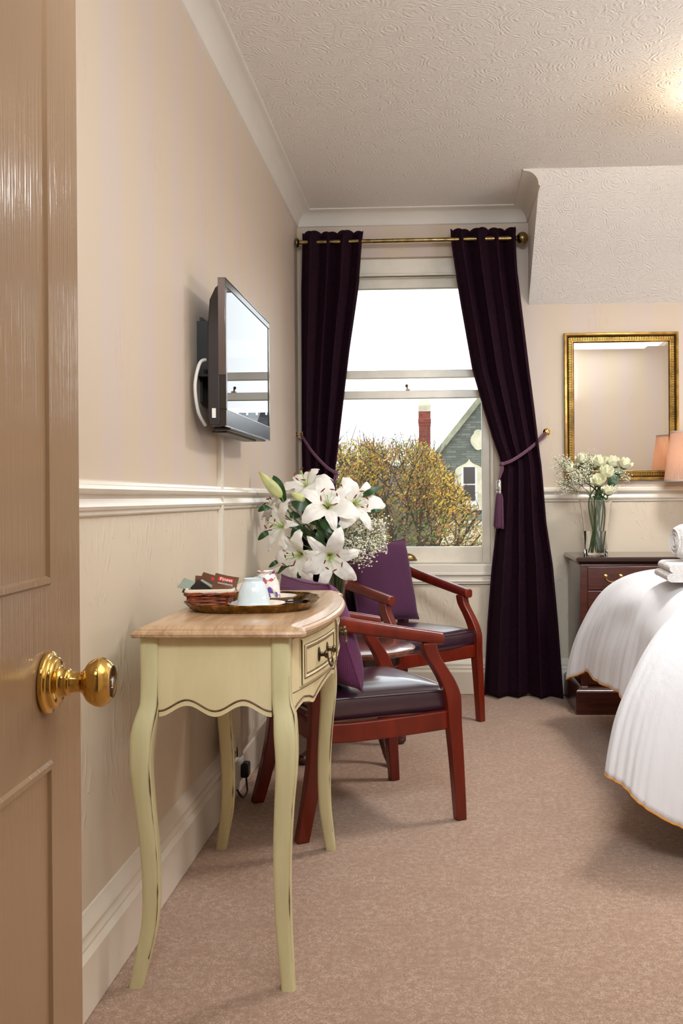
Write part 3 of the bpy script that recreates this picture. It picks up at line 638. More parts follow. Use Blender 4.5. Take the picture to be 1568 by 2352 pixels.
def lettering(txt, parent, loc, size, mat, rot=(0, 0, 0), sx=1.0):
    c_ = bpy.data.curves.new('lettering', 'FONT'); c_.body = txt; c_.size = size; c_.align_x = 'CENTER'; c_.align_y = 'CENTER'; c_.extrude = .0001
    c_.materials.append(mat); o = bpy.data.objects.new('lettering', c_); col.objects.link(o); o.parent = parent; o.location = loc; o.rotation_euler = rot; o.scale = (sx, 1, 1)
    bpy.context.view_layer.update(); me = bpy.data.meshes.new_from_object(o); n_ = bpy.data.objects.new('lettering', me); col.objects.link(n_); n_.parent = parent; n_.location = loc; n_.rotation_euler = rot; n_.scale = (sx, 1, 1)
    bpy.data.objects.remove(o); return n_
bx, by, bz = bk.location
G = 'drink sachets in the wicker basket'
s1 = sachet('drink_sachet', (bx + .036, by + .006, ZT + 0.058), (R(50), R(12), R(8)), .062, .062, M['sachetbrown'], 'brown sachet with a red and white label, rightmost in the basket', G, [(-.32, .30, .10, .30, M['red'], 'red_badge')])
lettering('Finest', s1, (0, .0125, .0058), .014, M['whiteprint']); lettering('CHOCOLATE', s1, (0.0, -.001, .0052), .0065, M['whiteprint'])
s2 = sachet('drink_sachet', (bx - .008, by + .020, ZT + 0.056), (R(58), R(14), R(-8)), .060, .062, M['sachetbrown'], 'brown sachet with a small red square leaning in the middle of the basket', G, [(-.02, .24, .12, .36, M['red'], 'red_badge'), (.26, .38, .02, .2, M['whiteprint'], 'white_patch')])
s3 = sachet('drink_sachet', (bx - .010, by + .040, ZT + 0.052), (R(70), R(4), R(4)), .085, .052, M['sachetbrown'], 'brown sachet standing at the back of the basket, mostly hidden', G)
s4 = sachet('drink_sachet', (bx + .000, by - .008, ZT + 0.046), (R(35), R(24), R(-10)), .075, .040, M['sachetgreen'], 'sage green sachet with red print lying across the basket front', G, [(.06, .24, -.05, .22, M['red'], 'red_badge'), (.26, .36, -.10, .12, M['whiteprint'], 'white_patch')])
s5 = sachet('drink_sachet', (bx - .012, by - .014, ZT + 0.048), (R(40), R(26), R(-6)), .066, .036, M['sachetblack'], 'black sachet sloping across the middle of the basket front', G)
s6 = sachet('drink_sachet', (bx - .040, by - .010, ZT + 0.044), (R(20), R(10), R(10)), .060, .040, M['sachetblack'], 'black sachet poking out at the left front of the basket', G)
s7 = sachet('drink_sachet', (bx - .045, by + .004, ZT + 0.054), (R(28), R(16), R(-4)), .075, .045, M['sachetgreen'], 'sage green sachet sticking out furthest at the left of the basket', G)
sachet('stick_sachet', (-.385, 2.540, ZT + .006), (R(4), 0, R(14)), .078, .020, M['sachetblack'], 'black stick sachet with silver print lying on the tray beside the front saucer', 'stick sachets on the tray', [(-.1, .1, -.3, .3, M['steel'], 'silver_print')] + [(-.4 + .06 * k, -.38 + .06 * k, -.35, .3, M['whiteprint'], 'white_bar') for k in range(4)])
sachet('stick_sachet', (-.372, 2.565, ZT + .010), (R(3), R(-4), R(-8)), .072, .020, M['sachetblack'], 'black stick sachet with a silver end lying on the tray behind the other one', 'stick sachets on the tray', [(.28, .46, -.35, .35, M['steel'], 'silver_end'), (-.3, -.1, -.3, .3, M['whiteprint'], 'white_patch')])
sachet('stick_sachet', (-.512, 2.575, ZT + .016), (R(40), R(-18), R(50)), .05, .018, M['steel'], 'small silver and black sachet wedged between basket and pale cup', 'stick sachets on the tray', [(-.3, .0, -.3, .3, M['sachetblack'], 'black_print')])

# ============================================================ TELEVISION
TVX = -.659; ty0, ty1 = 3.05, 3.86
tz = [PX(517, 633, TVX).z, PX(517, 974, TVX).z]
tz0, tz1 = 1.330, 1.793
tv = thing('television', 'flat television with dark glossy screen on a bracket on the left wall', 'television', (LX, (ty0 + ty1) / 2, 1.33))
mb = MB(); fw, fb = .022, .052
mb.box(TVX - .022, TVX, ty0, ty1, tz0, tz0 + fb).box(TVX - .022, TVX, ty0, ty1, tz1 - fw, tz1)
mb.box(TVX - .022, TVX, ty0, ty0 + fw, tz0 + fb, tz1 - fw).box(TVX - .022, TVX, ty1 - fw, ty1, tz0 + fb, tz1 - fw)
mb.build('bezel', M['tvblack'], tv, world=True, smooth=False, bevel=.002)
MB().box(TVX - .024, TVX - .001, ty0 - .003, ty0 + .001, tz0 + .16, tz1 + .001).box(TVX - .024, TVX + .001, ty0 - .003, ty1 + .003, tz1, tz1 + .003).build('bezel_trim', M['tvbezel'], tv, world=True, bevel=.001)
MB().box(TVX - .004, TVX + .0005, ty0 + .001, ty1 - .001, tz0 - .003, tz0 + .001).box(TVX, TVX + .0012, ty0 + .01, ty1 - .01, tz0 + fb - .002, tz0 + fb + .001).build('bezel_strip', M['steel'], tv, world=True, smooth=False, label='thin silver strip')
MB().box(TVX - .006, TVX - .0025, ty0 + .018, ty1 - .018, tz0 + fb - .004, tz1 - .018).build('screen', M['screen'], tv, world=True, smooth=False)
rows = []
for z, d, g in [(tz0 + .0, .050, 0), (tz0 + .02, .055, 0), (tz0 + .10, .055, .0), (tz0 + .30, .055, .0), (tz0 + .40, .050, .01), (tz0 + .44, .034, .02), (tz1 - .012, .020, .03)]:
    x1 = TVX - .02; x0 = TVX - .004 - d
    rows.append([Vector((x0, ty0 + g + .001, z)), Vector((x1, ty0 + .001, z)), Vector((x1, ty1 - .001, z)), Vector((x0, ty1 - g - .001, z))])
MB().loft(rows).build('back_housing', M['tvdark'], tv, world=True, bevel=.004)
mb = MB().box(TVX - .055, TVX - .0, ty0 + .06, ty1 - .1, tz0 - .010, tz0 + .0).box(TVX - .07, TVX - .02, ty0 + .1, ty1 - .2, tz0 - .016, tz0 - .008)
mb.build('speaker_housing', M['tvdark'], tv, world=True, bevel=.003)
MB().box(LX, LX + .008, 3.2, 3.6, 1.42, 1.70).box(LX, TVX - .05, 3.16, 3.19, 1.50, 1.68).box(LX, TVX - .05, 3.55, 3.58, 1.50, 1.68).tube([(LX + .03, 3.15, 1.52), (LX + .03, 3.15, 1.51)], .006).build('wall_bracket', M['black'], tv, world=True)
o = MB().box(TVX - .045, TVX - .033, ty0 - .0015, ty0 + .001, 1.355, 1.385).build('rating_sticker', M['whiteprint'], tv, world=True, smooth=False)
lettering('TV', tv, (TVX + .0005 - LX, .02, .026), .014, M['steel'], (R(90), 0, R(90)))
tag(MB().tube(spline([(-.735, 3.10, 1.545), (-.750, 3.08, 1.53), (-.760, 3.06, 1.46), (-.756, 3.08, 1.38), (-.745, 3.13, 1.338)], 30), .0055, 8).build('power_cable', M['white']), 'white cable looping behind the near edge of the television', 'cable')
mb = MB().box(LX, LX + .016, 3.44, 3.472, .19, 1.345).box(LX + .016, LX + .018, 3.447, 3.465, .19, 1.345)
tag(mb.build('cable_trunking', M['gloss'], smooth=False, bevel=.002), 'slim cream vertical cable trunking on the wall below the television', 'trunking')

# ============================================================ RADIATOR etc
rd = thing('radiator', 'cream ribbed panel radiator low on the left wall behind the armchair', 'radiator', (-.74, 4.2, .2))
mb = MB(); ny = 58
prow = []
for i in range(ny * 4 + 1):
    y = lerp(3.42, 5.08, i / (ny * 4)); k = (i % 4); dx = (0, .0, -.006, -.006)[k]; prow.append((y, -.690 + dx))
mb.grid([[Vector((x, y, z)) for y, x in prow] for z in (.235, .75)])
mb.box(-.735, -.698, 3.38, 5.10, .20, .235).box(-.735, -.686, 3.38, 5.10, .75, .785).box(-.730, -.6975, 3.40, 5.09, .21, .78).box(-.735, -.688, 3.38, 3.42, .2, .78)
mb.box(LX + .002, -.735, 3.6, 3.64, .3, .7).box(LX + .002, -.735, 4.9, 4.94, .3, .7)
mb.build('panel', M['gloss'], rd, world=True, ang=20)
vb = MB()
vb.lathe([(.016, 0), (.016, .012), (.020, .014), (.0215, .058), (.019, .064), (0, .066)], (-.712, 3.315, .225), 24, rip=.05, ripn=12)
vb.build('thermostat_head', M['white'], rd, world=True, ang=30)
vb = MB().tube([(-.712, 3.315, .225), (-.712, 3.315, .16)], .010, 12).tube([(-.712, 3.315, .19), (-.712, 3.375, .215)], .011, 12).tube([(-.712, 3.315, .2), (-.712, 3.315, .0)], .0075, 10).box(-.724, -.70, 3.36, 3.395, .205, .235)
vb.build('valve_body', M['steel'], rd, world=True)
MB().tube(spline([(-.712, 3.315, .165), (-.716, 3.322, .10), (-.72, 3.31, .05), (-.72, 3.31, -.001)], 16), .0105, 10).build('pipe_cover', M['white'], rd, world=True)
so = MB().box(LX + .034, LX + .046, 3.50, 3.65, .055, .135)
sk = thing('wall_socket', 'white double socket on the skirting below the radiator', 'socket', (LX + .04, 3.57, .09)); so.build('faceplate', M['white'], sk, world=True, bevel=.002)
pl = thing('power_plug', 'black plug in the socket on the skirting', 'plug', (LX + .05, 3.66, .09))
MB().box(LX + .046, LX + .075, 3.59, 3.64, .065, .12).build('plug_body', M['black'], pl, world=True, bevel=.008)
MB().tube(spline([(LX + .062, 3.615, .066), (LX + .064, 3.615, .035), (LX + .068, 3.60, .014), (LX + .062, 3.54, .012), (LX + .052, 3.50, .05)], 24), .0038, 8).build('cord', M['black'], pl, world=True)

# ============================================================ ARMCHAIRS
def armchair(loc, rz, label):
    ch = thing('armchair', label, 'chair', loc, rz, 'red wood armchairs by the window')
    for s in (-1, 1):
        # front post: foot -> seat -> swept back to the arm ; plane is x-z, thickness across y
        cl = [(0, .508, .019, .262), (.20, .495, .022, .262), (.33, .484, .0245, .262), (.38, .482, .026, .262), (.43, .477, .028, .262), (.48, .458, .027, .260), (.53, .428, .025, .257), (.57, .402, .025, .255), (.615, .392, .026, .254)]
        cl = [tuple(v) for v in spline([Vector(p) for p in cl], 50)]
        rings = []
        for i in range(31):
            z = .612 * i / 30; x, hw, yy_ = interp(cl, z); ht = .0165 + (.0035 if z > .3 else .0035 * z / .3)
            yy_ *= s; c_ = [(x - hw, yy_ - ht), (x + hw, yy_ - ht), (x + hw, yy_ + ht), (x - hw, yy_ + ht)]
            rings.append([Vector((a, b, z)) for a, b in c_])
        MB().loft(rings).build('leg', M['cherry'], ch, bevel=.005, ang=60)
        # rear leg, sabre-curved, runs up into the back
        cl = [(0, -.055, .021, .232), (.10, -.030, .023, .222), (.22, -.004, .026, .212), (.35, .010, .028, .205), (.50, .004, .026, .205), (.70, -.035, .022, .205), (.80, -.06, .019, .205)]
        cl = [tuple(v) for v in spline([Vector(p) for p in cl], 50)]
        rings = []
        for i in range(33):
            z = .80 * i / 32; x, hw, yy_ = interp(cl, z); ht = .019; yy_ *= s
            rings.append([Vector((a, b, z)) for a, b in [(x - hw, yy_ - ht), (x + hw, yy_ - ht), (x + hw, yy_ + ht), (x - hw, yy_ + ht)]])
        MB().loft(rings).build('leg', M['cherry'], ch, bevel=.005, ang=60)
        # side seat rail
        pts = spline([(.47, .252 * s, .345), (.30, .245 * s, .338), (.12, .225 * s, .332), (.01, .205 * s, .335)], 16)
        rings = [[p + Vector((0, a, b)) for a, b in [(-.014, -.032), (.014, -.032), (.014, .032), (-.014, .032)]] for p in pts]
        MB().loft(rings).build('seat_rail', M['cherry'], ch, bevel=.005, ang=60)
        # arm
        pts = spline([(.445, .254 * s, .622), (.40, .255 * s, .630), (.22, .262 * s, .664), (.08, .262 * s, .693), (-.02, .245 * s, .722), (-.075, .19 * s, .752), (-.105, .10 * s, .772), (-.112, 0, .778)], 40)
        rings = []
        for i, p in enumerate(pts):
            d = (pts[min(i + 1, 40)] - pts[max(i - 1, 0)]); d.z = 0; d.normalize(); nn = Vector((-d.y, d.x, 0)); k = i / 40
            hw = .024 - .006 * k; hh = .021 + .010 * k
            if i == 0: hw *= .9
            ring = []
            for q in range(12):
                a = 2 * math.pi * (q + .5) / 12; c_, s_ = math.cos(a), math.sin(a)
                ring.append(p + nn * hw * math.copysign(abs(c_) ** .6, c_) + Vector((0, 0, hh * math.copysign(abs(s_) ** .6, s_))))
            rings.append(ring)
        MB().loft(rings).build('armrest', M['cherry'], ch, bevel=.003, ang=50)
    MB().box(.462, .492, -.25, .25, .312, .376).build('seat_rail', M['cherry'], ch, bevel=.005)
    MB().box(-.006, .020, -.2, .2, .305, .368).build('seat_rail', M['cherry'], ch, bevel=.005)
    # seat cushion: trapezoid slab, domed, with a welt
    def outl(g, z, crown=0):
        pts = []; n = 10
        cs = [(.485, -.246), (.485, .246), (.035, .212), (.035, -.212)]
        bow = [(.016, 0), (0, .0), (-.0, 0), (0, 0)]
        for i in range(4):
            a, b = cs[i], cs[(i + 1) % 4]
            for k in range(n):
                u = k / n; e = math.sin(math.pi * u); x = lerp(a[0], b[0], u) + bow[i][0] * e; y = lerp(a[1], b[1], u)
                cx_, cy_ = .26, 0; pts.append(Vector((cx_ + (x - cx_) * (1 - g / .22), cy_ + (y - cy_) * (1 - g / .24), z)))
        return pts
    mb = MB(); mb.loft([outl(.012, .368), outl(.003, .372), outl(-.002, .395), outl(-.002, .425), outl(.002, .440), outl(.006, .446), outl(.03, .455), outl(.07, .465), outl(.12, .472), outl(.18, .475), outl(.215, .476)])
    seat = mb.build('seat_cushion', M['leather'], ch, ang=60)
    pp = outl(.0005, .441); MB().tube(pp + pp[:1], .0035, 6).build('welt', M['leather'], seat)
    # upholstered curved back
    rows = []
    for z in [.47, .5, .56, .62, .68, .72, .75]:
        row = []
        for k in range(21):
            a = (k / 20 - .5) * 2; lean = -.10 * ((z - .47) / .3); row.append(Vector((.048 - .085 * (1 - a * a) ** 1.0 * ((z - .44) / .31) + lean * .5 - .01, a * (.205 + .02 * (z - .47)), z)))
        rows.append(row)
    MB().grid(rows).build('backrest', M['leather'], ch, solid=.035, ang=80)
    return ch
rot1 = R(28)
armchair((-.500, 3.345, 0), rot1, 'red wood armchair with aubergine leather seat directly behind the console table')
armchair((-.335, 5.005, 0), R(-46), 'red wood armchair with aubergine leather seat under the window, turned towards the bed')

def pillow(name, w_, h_, t_, mat, label, loc, rz, lean, roll_=0, group=None):
    n = 24; mb = MB(); iv = []
    def pt(u, v, s_):
        e = (1 - abs(u) ** 3.2) * (1 - abs(v) ** 3.2); th = t_ * .5 * max(e, 0) ** .5
        pin = 1 - .07 * (1 - abs(u) ** 2) * (abs(v) ** 4); pin2 = 1 - .07 * (1 - abs(v) ** 2) * (abs(u) ** 4)
        wr = .004 * noise.noise(Vector((u * 2.3, v * 2.3, 3 + t_ * 9)))
        return Vector((s_ * th + wr, u * w_ / 2 * pin2, v * h_ / 2 * pin))
    for s_ in (1, -1): mb.grid([[pt(2 * i / n - 1, 2 * j / n - 1, s_) for i in range(n + 1)] for j in range(n + 1)])
    root = thing(name, label, 'cushion', loc, rz, group)
    rotm = Matrix.Translation((0, 0, h_ / 2)) ; m3 = Matrix.Rotation(lean, 4, 'Y') @ rotm @ Matrix.Rotation(roll_, 4, 'X')
    mb.v = [m3 @ p for p in mb.v]
    mb.build('cover', mat, root, ang=80)
    seam = [pt(math.copysign(1, 1) * a, b, 0) for a, b in ([(q / 8 - 1, -1) for q in range(17)] + [(1, q / 8 - 1) for q in range(17)] + [(1 - q / 8, 1) for q in range(17)] + [(-1, 1 - q / 8) for q in range(17)])]
    MB().tube([m3 @ p for p in seam], .0035, 6).build('seam', mat, root)
c28, s28 = math.cos(rot1), math.sin(rot1)
def chl(x, y, z, o=(-.500, 3.345), r_=rot1): return (o[0] + x * math.cos(r_) - y * math.sin(r_), o[1] + x * math.sin(r_) + y * math.cos(r_), z)
pillow('scatter_cushion', .46, .37, .15, M['pillow'], 'purple ribbed cushion leaning in the armchair behind the console table', chl(.145, -.040, .472), rot1, R(-18), 0, 'purple cushions in the armchairs')
pillow('scatter_cushion', .40, .42, .12, M['plum'], 'plain plum cushion standing in the armchair under the window', chl(.14, -.005, .475, (-.335, 5.005), R(-46)), R(-46), R(-14), 0, 'purple cushions in the armchairs')

# ============================================================ SIDE TABLE
tx, ty_ = -.365, 4.20
st_ = thing('side_table', 'low round mahogany side table between the two armchairs', 'table', (tx, ty_, 0))
mb = MB().lathe([(0, .437), (.245, .437), (.250, .440), (.262, .444), (.268, .452), (.268, .458), (.260, .463), (.255, .465), (0, .465)], (0, 0, 0), 64)
mb.build('table_top', M['tabletop'], st_, ang=30)
MB().lathe([(.20, .385), (.205, .39), (.205, .437), (.185, .437), (.185, .39)], (0, 0, 0), 48, cap=False).build('apron', M['mahog'], st_)
for k in range(4):
    a = R(45 + 90 * k) - R(3); d = Vector((math.cos(a), math.sin(a), 0)); pts = spline([d * .19 + Vector((0, 0, .42)), d * .205 + Vector((0, 0, .34)), d * .20 + Vector((0, 0, .22)), d * .195 + Vector((0, 0, .12)), d * .225 + Vector((0, 0, .05)), d * .262 + Vector((0, 0, .020))], 24)
    rr = [lerp(.028, .016, min(1, i / 18)) if i < 19 else lerp(.016, .024, (i - 18) / 6) for i in range(25)]
    MB().tube(pts, rr, 12).ball(d * .262 + Vector((0, 0, .018)), .026, 10, sq=(1, 1, .68)).build('leg', M['mahog'], st_)

# ============================================================ CHEST OF DRAWERS
dx0, dy0, dy1, dtop = .722, 5.0, 5.46, .792
ck = thing('chest_of_drawers', 'dark mahogany chest of drawers with brass drop handles below the gilt mirror', 'chest of drawers', (1.25, 5.23, 0))
DXR = 1.80
MB().box(dx0, DXR, dy0, dy1, .13, .755).build('body', M['mahog'], ck, world=True, bevel=.003)
rings = []
for z, g in [(.752, .006), (.756, .0), (.766, -.012), (.772, -.022), (.786, -.024), (.792, -.016)]:
    rings.append([Vector(p) for p in [(dx0 + g, dy0 + g, z), (DXR - g, dy0 + g, z), (DXR - g, dy1, z), (dx0 + g, dy1, z)]])
MB().loft(rings).build('top_board', M['mahogdark'], ck, world=True, ang=20)
rings = []
for z, g in [(0, -.030), (.112, -.030), (.120, -.026), (.124, -.022), (.134, -.010), (.138, 0)]:
    rings.append([Vector(p) for p in [(dx0 + g, dy0 + g, z), (DXR - g, dy0 + g, z), (DXR - g, dy1, z), (dx0 + g, dy1, z)]])
MB().loft(rings).build('plinth', M['mahog'], ck, world=True, ang=20)
for za, zb in [(.628, .745), (.475, .622), (.315, .469), (.15, .309)]:
    dd = MB().box(dx0 + .036, DXR - .036, dy0 - .008, dy0 + .01, za, zb).build('drawer', M['mahog'], ck, world=True, bevel=.003)
    for hx in (.886, 1.60):
        h = MB(); zc = (za + zb) / 2 + .01; iv = inv(ck)
        for s_ in (-1, 1): h.lathe([(0, 0), (.010, 0), (.010, .002), (.004, .004), (.004, .016), (.006, .018), (.006, .022), (0, .024)], iv @ Vector((hx + s_ * .038, dy0 - .008, zc)), 12, 0, Matrix.Rotation(R(90), 3, 'X'))
        pts = [iv @ Vector((hx - .042 * math.cos(math.pi * k / 16) * (1 + .12 * math.sin(math.pi * k / 16)), dy0 - .028, zc - .030 * math.sin(math.pi * k / 16))) for k in range(17)]
        h.tube(pts, .0028, 8).build('drawer_handle', M['brass'], dd, label='brass drop handle')

# ============================================================ GILT MIRROR
mx0, mx1, mz0, mz1 = PY(1296, 900, 5.47).x, PY(1559, 900, 5.47).x, PY(1430, 1103, 5.47).z, PY(1430, 763, 5.47).z
mr = thing('wall_mirror', 'rectangular mirror in a gilt frame with a fluted band, above the chest of drawers', 'mirror', ((mx0 + mx1) / 2, FY, mz0))
def ringm(g, y): return [Vector((mx0 + g, y, mz0 + g)), Vector((mx1 - g, y, mz0 + g)), Vector((mx1 - g, y, mz1 - g)), Vector((mx0 + g, y, mz1 - g))]
MB().loft([ringm(0, 5.498), ringm(0, 5.472), ringm(.003, 5.466), ringm(.012, 5.464), ringm(.017, 5.468), ringm(.019, 5.478)], False).build('outer_frame', M['gilt'], mr, world=True, ang=30)
MB().loft([ringm(.019, 5.478), ringm(.026, 5.484), ringm(.040, 5.480), ringm(.042, 5.478)], False).build('cove', M['giltdark'], mr, world=True, ang=30)
MB().loft([ringm(.042, 5.478), ringm(.043, 5.474), ringm(.047, 5.474), ringm(.051, 5.478), ringm(.054, 5.482), ringm(.055, 5.486)], False).build('inner_frame', M['gilt'], mr, world=True, ang=30)
mb = MB(); stp = .0092
k = mz0 + .03
while k < mz1 - .03:
    for xa, xb in ((mx0 + .025, mx0 + .041), (mx1 - .041, mx1 - .025)): mb.box(xa, xb, 5.4755, 5.484, k, k + .0052)
    k += stp
k = mx0 + .03
while k < mx1 - .03:
    for za, zb in ((mz0 + .025, mz0 + .041), (mz1 - .041, mz1 - .025)): mb.box(k, k + .0052, 5.4755, 5.484, za, zb)
    k += stp
mb.build('fluting', M['gilt'], mr, world=True, smooth=False)
MB().loft([ringm(.052, 5.4852), ringm(.076, 5.4850)], False).add(ringm(.076, 5.4850), [(0, 1, 2, 3)]).build('mirror_glass', M['mirror'], mr, world=True, smooth=False)

# ============================================================ TABLE LAMP
lx, ly, lz = 1.362, 5.315, dtop
lp = thing('table_lamp', 'brass column table lamp with pleated peach shade on the chest of drawers', 'lamp', (lx, ly, lz))
MB().lathe([(.072, 0), (.074, .004), (.072, .012), (.060, .020), (.045, .028), (.032, .040), (.026, .050), (.022, .058), (.018, .062), (.0155, .075), (.0145, .16), (.0145, .27), (.017, .285), (.024, .295), (.030, .302), (.031, .308), (.026, .312), (.014, .316), (.010, .33), (.010, .36), (0, .362)], (0, 0, 0), 40, rip=0).build('base', M['brassold'], lp, ang=35)
zb_, zt_ = PY(1530, 1104, ly).z - lz, PY(1535, 993, ly).z - lz
rb_, rt_ = .143, .108; N = 180; shrows = []
for k in range(9):
    t_ = k / 8; rr = lerp(rb_, rt_, t_); shrows.append([Vector(((rr + .0016 * (1 if i % 2 else -1)) * math.cos(2 * math.pi * i / N), (rr + .0016 * (1 if i % 2 else -1)) * math.sin(2 * math.pi * i / N), lerp(zb_, zt_, t_))) for i in range(N)])
sh = MB().loft(shrows, False).build('lamp_shade', M['shade'], lp, ang=10)
for z, rr in ((zb_, rb_), (zt_, rt_)):
    MB().loft([[Vector((q * math.cos(2 * math.pi * i / 96), q * math.sin(2 * math.pi * i / 96), z + a)) for i in range(96)] for q, a in ((rr + .0025, -.005), (rr + .0028, .005), (rr - .002, .005), (rr - .002, -.005), (rr + .0025, -.005))], False).build('shade_trim', M['trim'], sh)
MB().ball((0, 0, zb_ + .10), .028, 12).build('bulb', M['white'], lp)
MB().tube([(0, 0, .36), (0, 0, zb_ + .08)], .012, 12).ball((-.022, 0, .352), .012, 8).build('bulb_holder', M['white'], lp)

# ceiling lamp, just outside the right edge of the view
clamp = thing('ceiling_lamp', 'round ceiling lamp with pale shade above the bed, just past the right edge', 'lamp', (1.29, 3.85, CZ))
MB().lathe([(.06, 0), (.06, -.015), (.02, -.025), (.012, -.03), (.012, -.11), (0, -.11)], (0, 0, 0), 32).build('ceiling_rose', M['white'], clamp)
MB().lathe([(.18, -.16), (.235, -.22), (.256, -.27), (.262, -.30), (.252, -.30), (.246, -.27), (.228, -.225), (.176, -.17)], (0, 0, 0), 48, cap=False).build('drum_shade', M['trim'], clamp)  # unseen shade, widened to surround the added fill disk

# ============================================================ CURTAINS
RODY, RODZ = 5.385, PY(940, 552, 5.385).z
def curtain(name, label, tab, nple, seed, tiez):
    # tab rows: (z, xl, xr, amp) from the top down; one continuous cloth
    nu, nv = 220, 110; rows = []
    zt, zb = tab[-1][0], tab[0][0]
    for j in range(nv + 1):
        z = lerp(zb, zt, j / nv); xl, xr, am = interp(tab, z); row = []
        for i in range(nu + 1):
            u = i / nu
            ph = 2 * math.pi * (nple * u + .06 * noise.noise(Vector((u * 3, z * .9, seed)))) + .25
            d = am * math.sin(ph) + am * .35 * math.sin(ph * .5 + z * 1.3 + seed)
            x = lerp(xl, xr, u) + am * .35 * math.sin(2 * ph)* (1 if j > nv - 12 else .8)
            dz = 0
            if j > nv - 3: dz = -.0045 * (1 - math.cos(2 * ph)) * (j - nv + 3)
            if j < 1: dz = .010 * noise.noise(Vector((u * 6, seed, 1)))
            y = RODY + d - .02 * (1 if z < tiez + .2 else 0) * 0
            row.append(Vector((x, min(y, FY - .022), z + dz)))
        rows.append(row)
    root = thing(name, label, 'curtain', ((tab[0][1] + tab[0][2]) / 2, RODY, .02), 0, 'aubergine curtains either side of the window')
    MB().grid(rows).build('cloth', M['velvet'], root, world=True, ang=180, solid=.004)
    return root
def cx(px, py): return PY(px, py, RODY).x
def cz_(py): return PY(950, py, RODY).z
rt = [(527, 1031, 1187, .046), (560, 1033, 1186, .046), (640, 1046, 1191, .044), (700, 1056, 1198, .044), (850, 1083, 1216, .042), (950, 1112, 1229, .038), (1010, 1131, 1236, .034), (1050, 1146, 1241, .030), (1070, 1150, 1244, .028), (1110, 1148, 1248, .032), (1200, 1141, 1256, .040), (1300, 1129, 1272, .046), (1430, 1118, 1284, .050), (1597, 1109, 1297, .052)]
tabR = [(cz_(a), cx(b, a), cx(c_, a), d) for a, b, c_, d in rt][::-1]
lt = [(527, 690, 838, .046), (560, 690, 834, .046), (640, 689, 828, .044), (665, 689, 825, .044), (800, 689, 806, .042), (930, 689, 791, .038), (1020, 690, 780, .032), (1085, 692, 771, .026), (1130, 692, 774, .030), (1200, 691, 784, .038), (1300, 690, 797, .044), (1430, 690, 808, .046), (1592, 690, 822, .048)]
tabL = [(cz_(a), cx(b, a), cx(c_, a), d) for a, b, c_, d in lt][::-1]
curtain('curtain', 'long aubergine velvet curtain on the right of the window, next to the chest of drawers', tabR, 3.9, 1.3, 1.25)
curtain('curtain', 'long aubergine velvet curtain on the left of the window, in the corner', tabL, 3.9, 5.1, 1.25)
rod = thing('curtain_rod', 'aged brass curtain pole with ball finials above the window', 'curtain pole', (-.1, RODY, RODZ))
x0_, x1_ = PY(692, 552, RODY).x, PY(1177, 552, RODY).x
MB().tube([(x0_ - .01, RODY, RODZ), (PY(1118, 552, RODY).x, RODY, RODZ)], .0115, 16).tube([(PY(1116, 552, RODY).x, RODY, RODZ), (x1_, RODY, RODZ)], .0135, 16).build('pole', M['brassold'], rod, world=True)
RYp = Matrix.Rotation(R(90), 3, 'Y'); RYm = Matrix.Rotation(R(-90), 3, 'Y')
fin = [(.014, 0), (.014, .006), (.019, .008), (.019, .013), (.013, .016), (.011, .022)] + [(.034 * math.sin(R(a)), .052 - .034 * math.cos(R(a))) for a in range(20, 181, 10)]
MB().lathe(fin, (x1_, RODY, RODZ), 28, 0, RYp).build('finial', M['brassold'], rod, world=True, ang=50)
fin2 = [(q * .8, z * .35) for q, z in fin]
MB().lathe(fin2, (x0_ - .006, RODY, RODZ), 28, 0, RYm).build('finial', M['brassold'], rod, world=True, ang=50)
MB().tube([(x1_ - .03, RODY, RODZ), (x1_ - .03, FY, RODZ)], .007, 10).lathe([(.024, 0), (.024, .006), (.01, .01)], (x1_ - .03, FY - .0, RODZ), 20, 0, Matrix.Rotation(R(90), 3, 'X')).build('bracket', M['brassold'], rod, world=True)
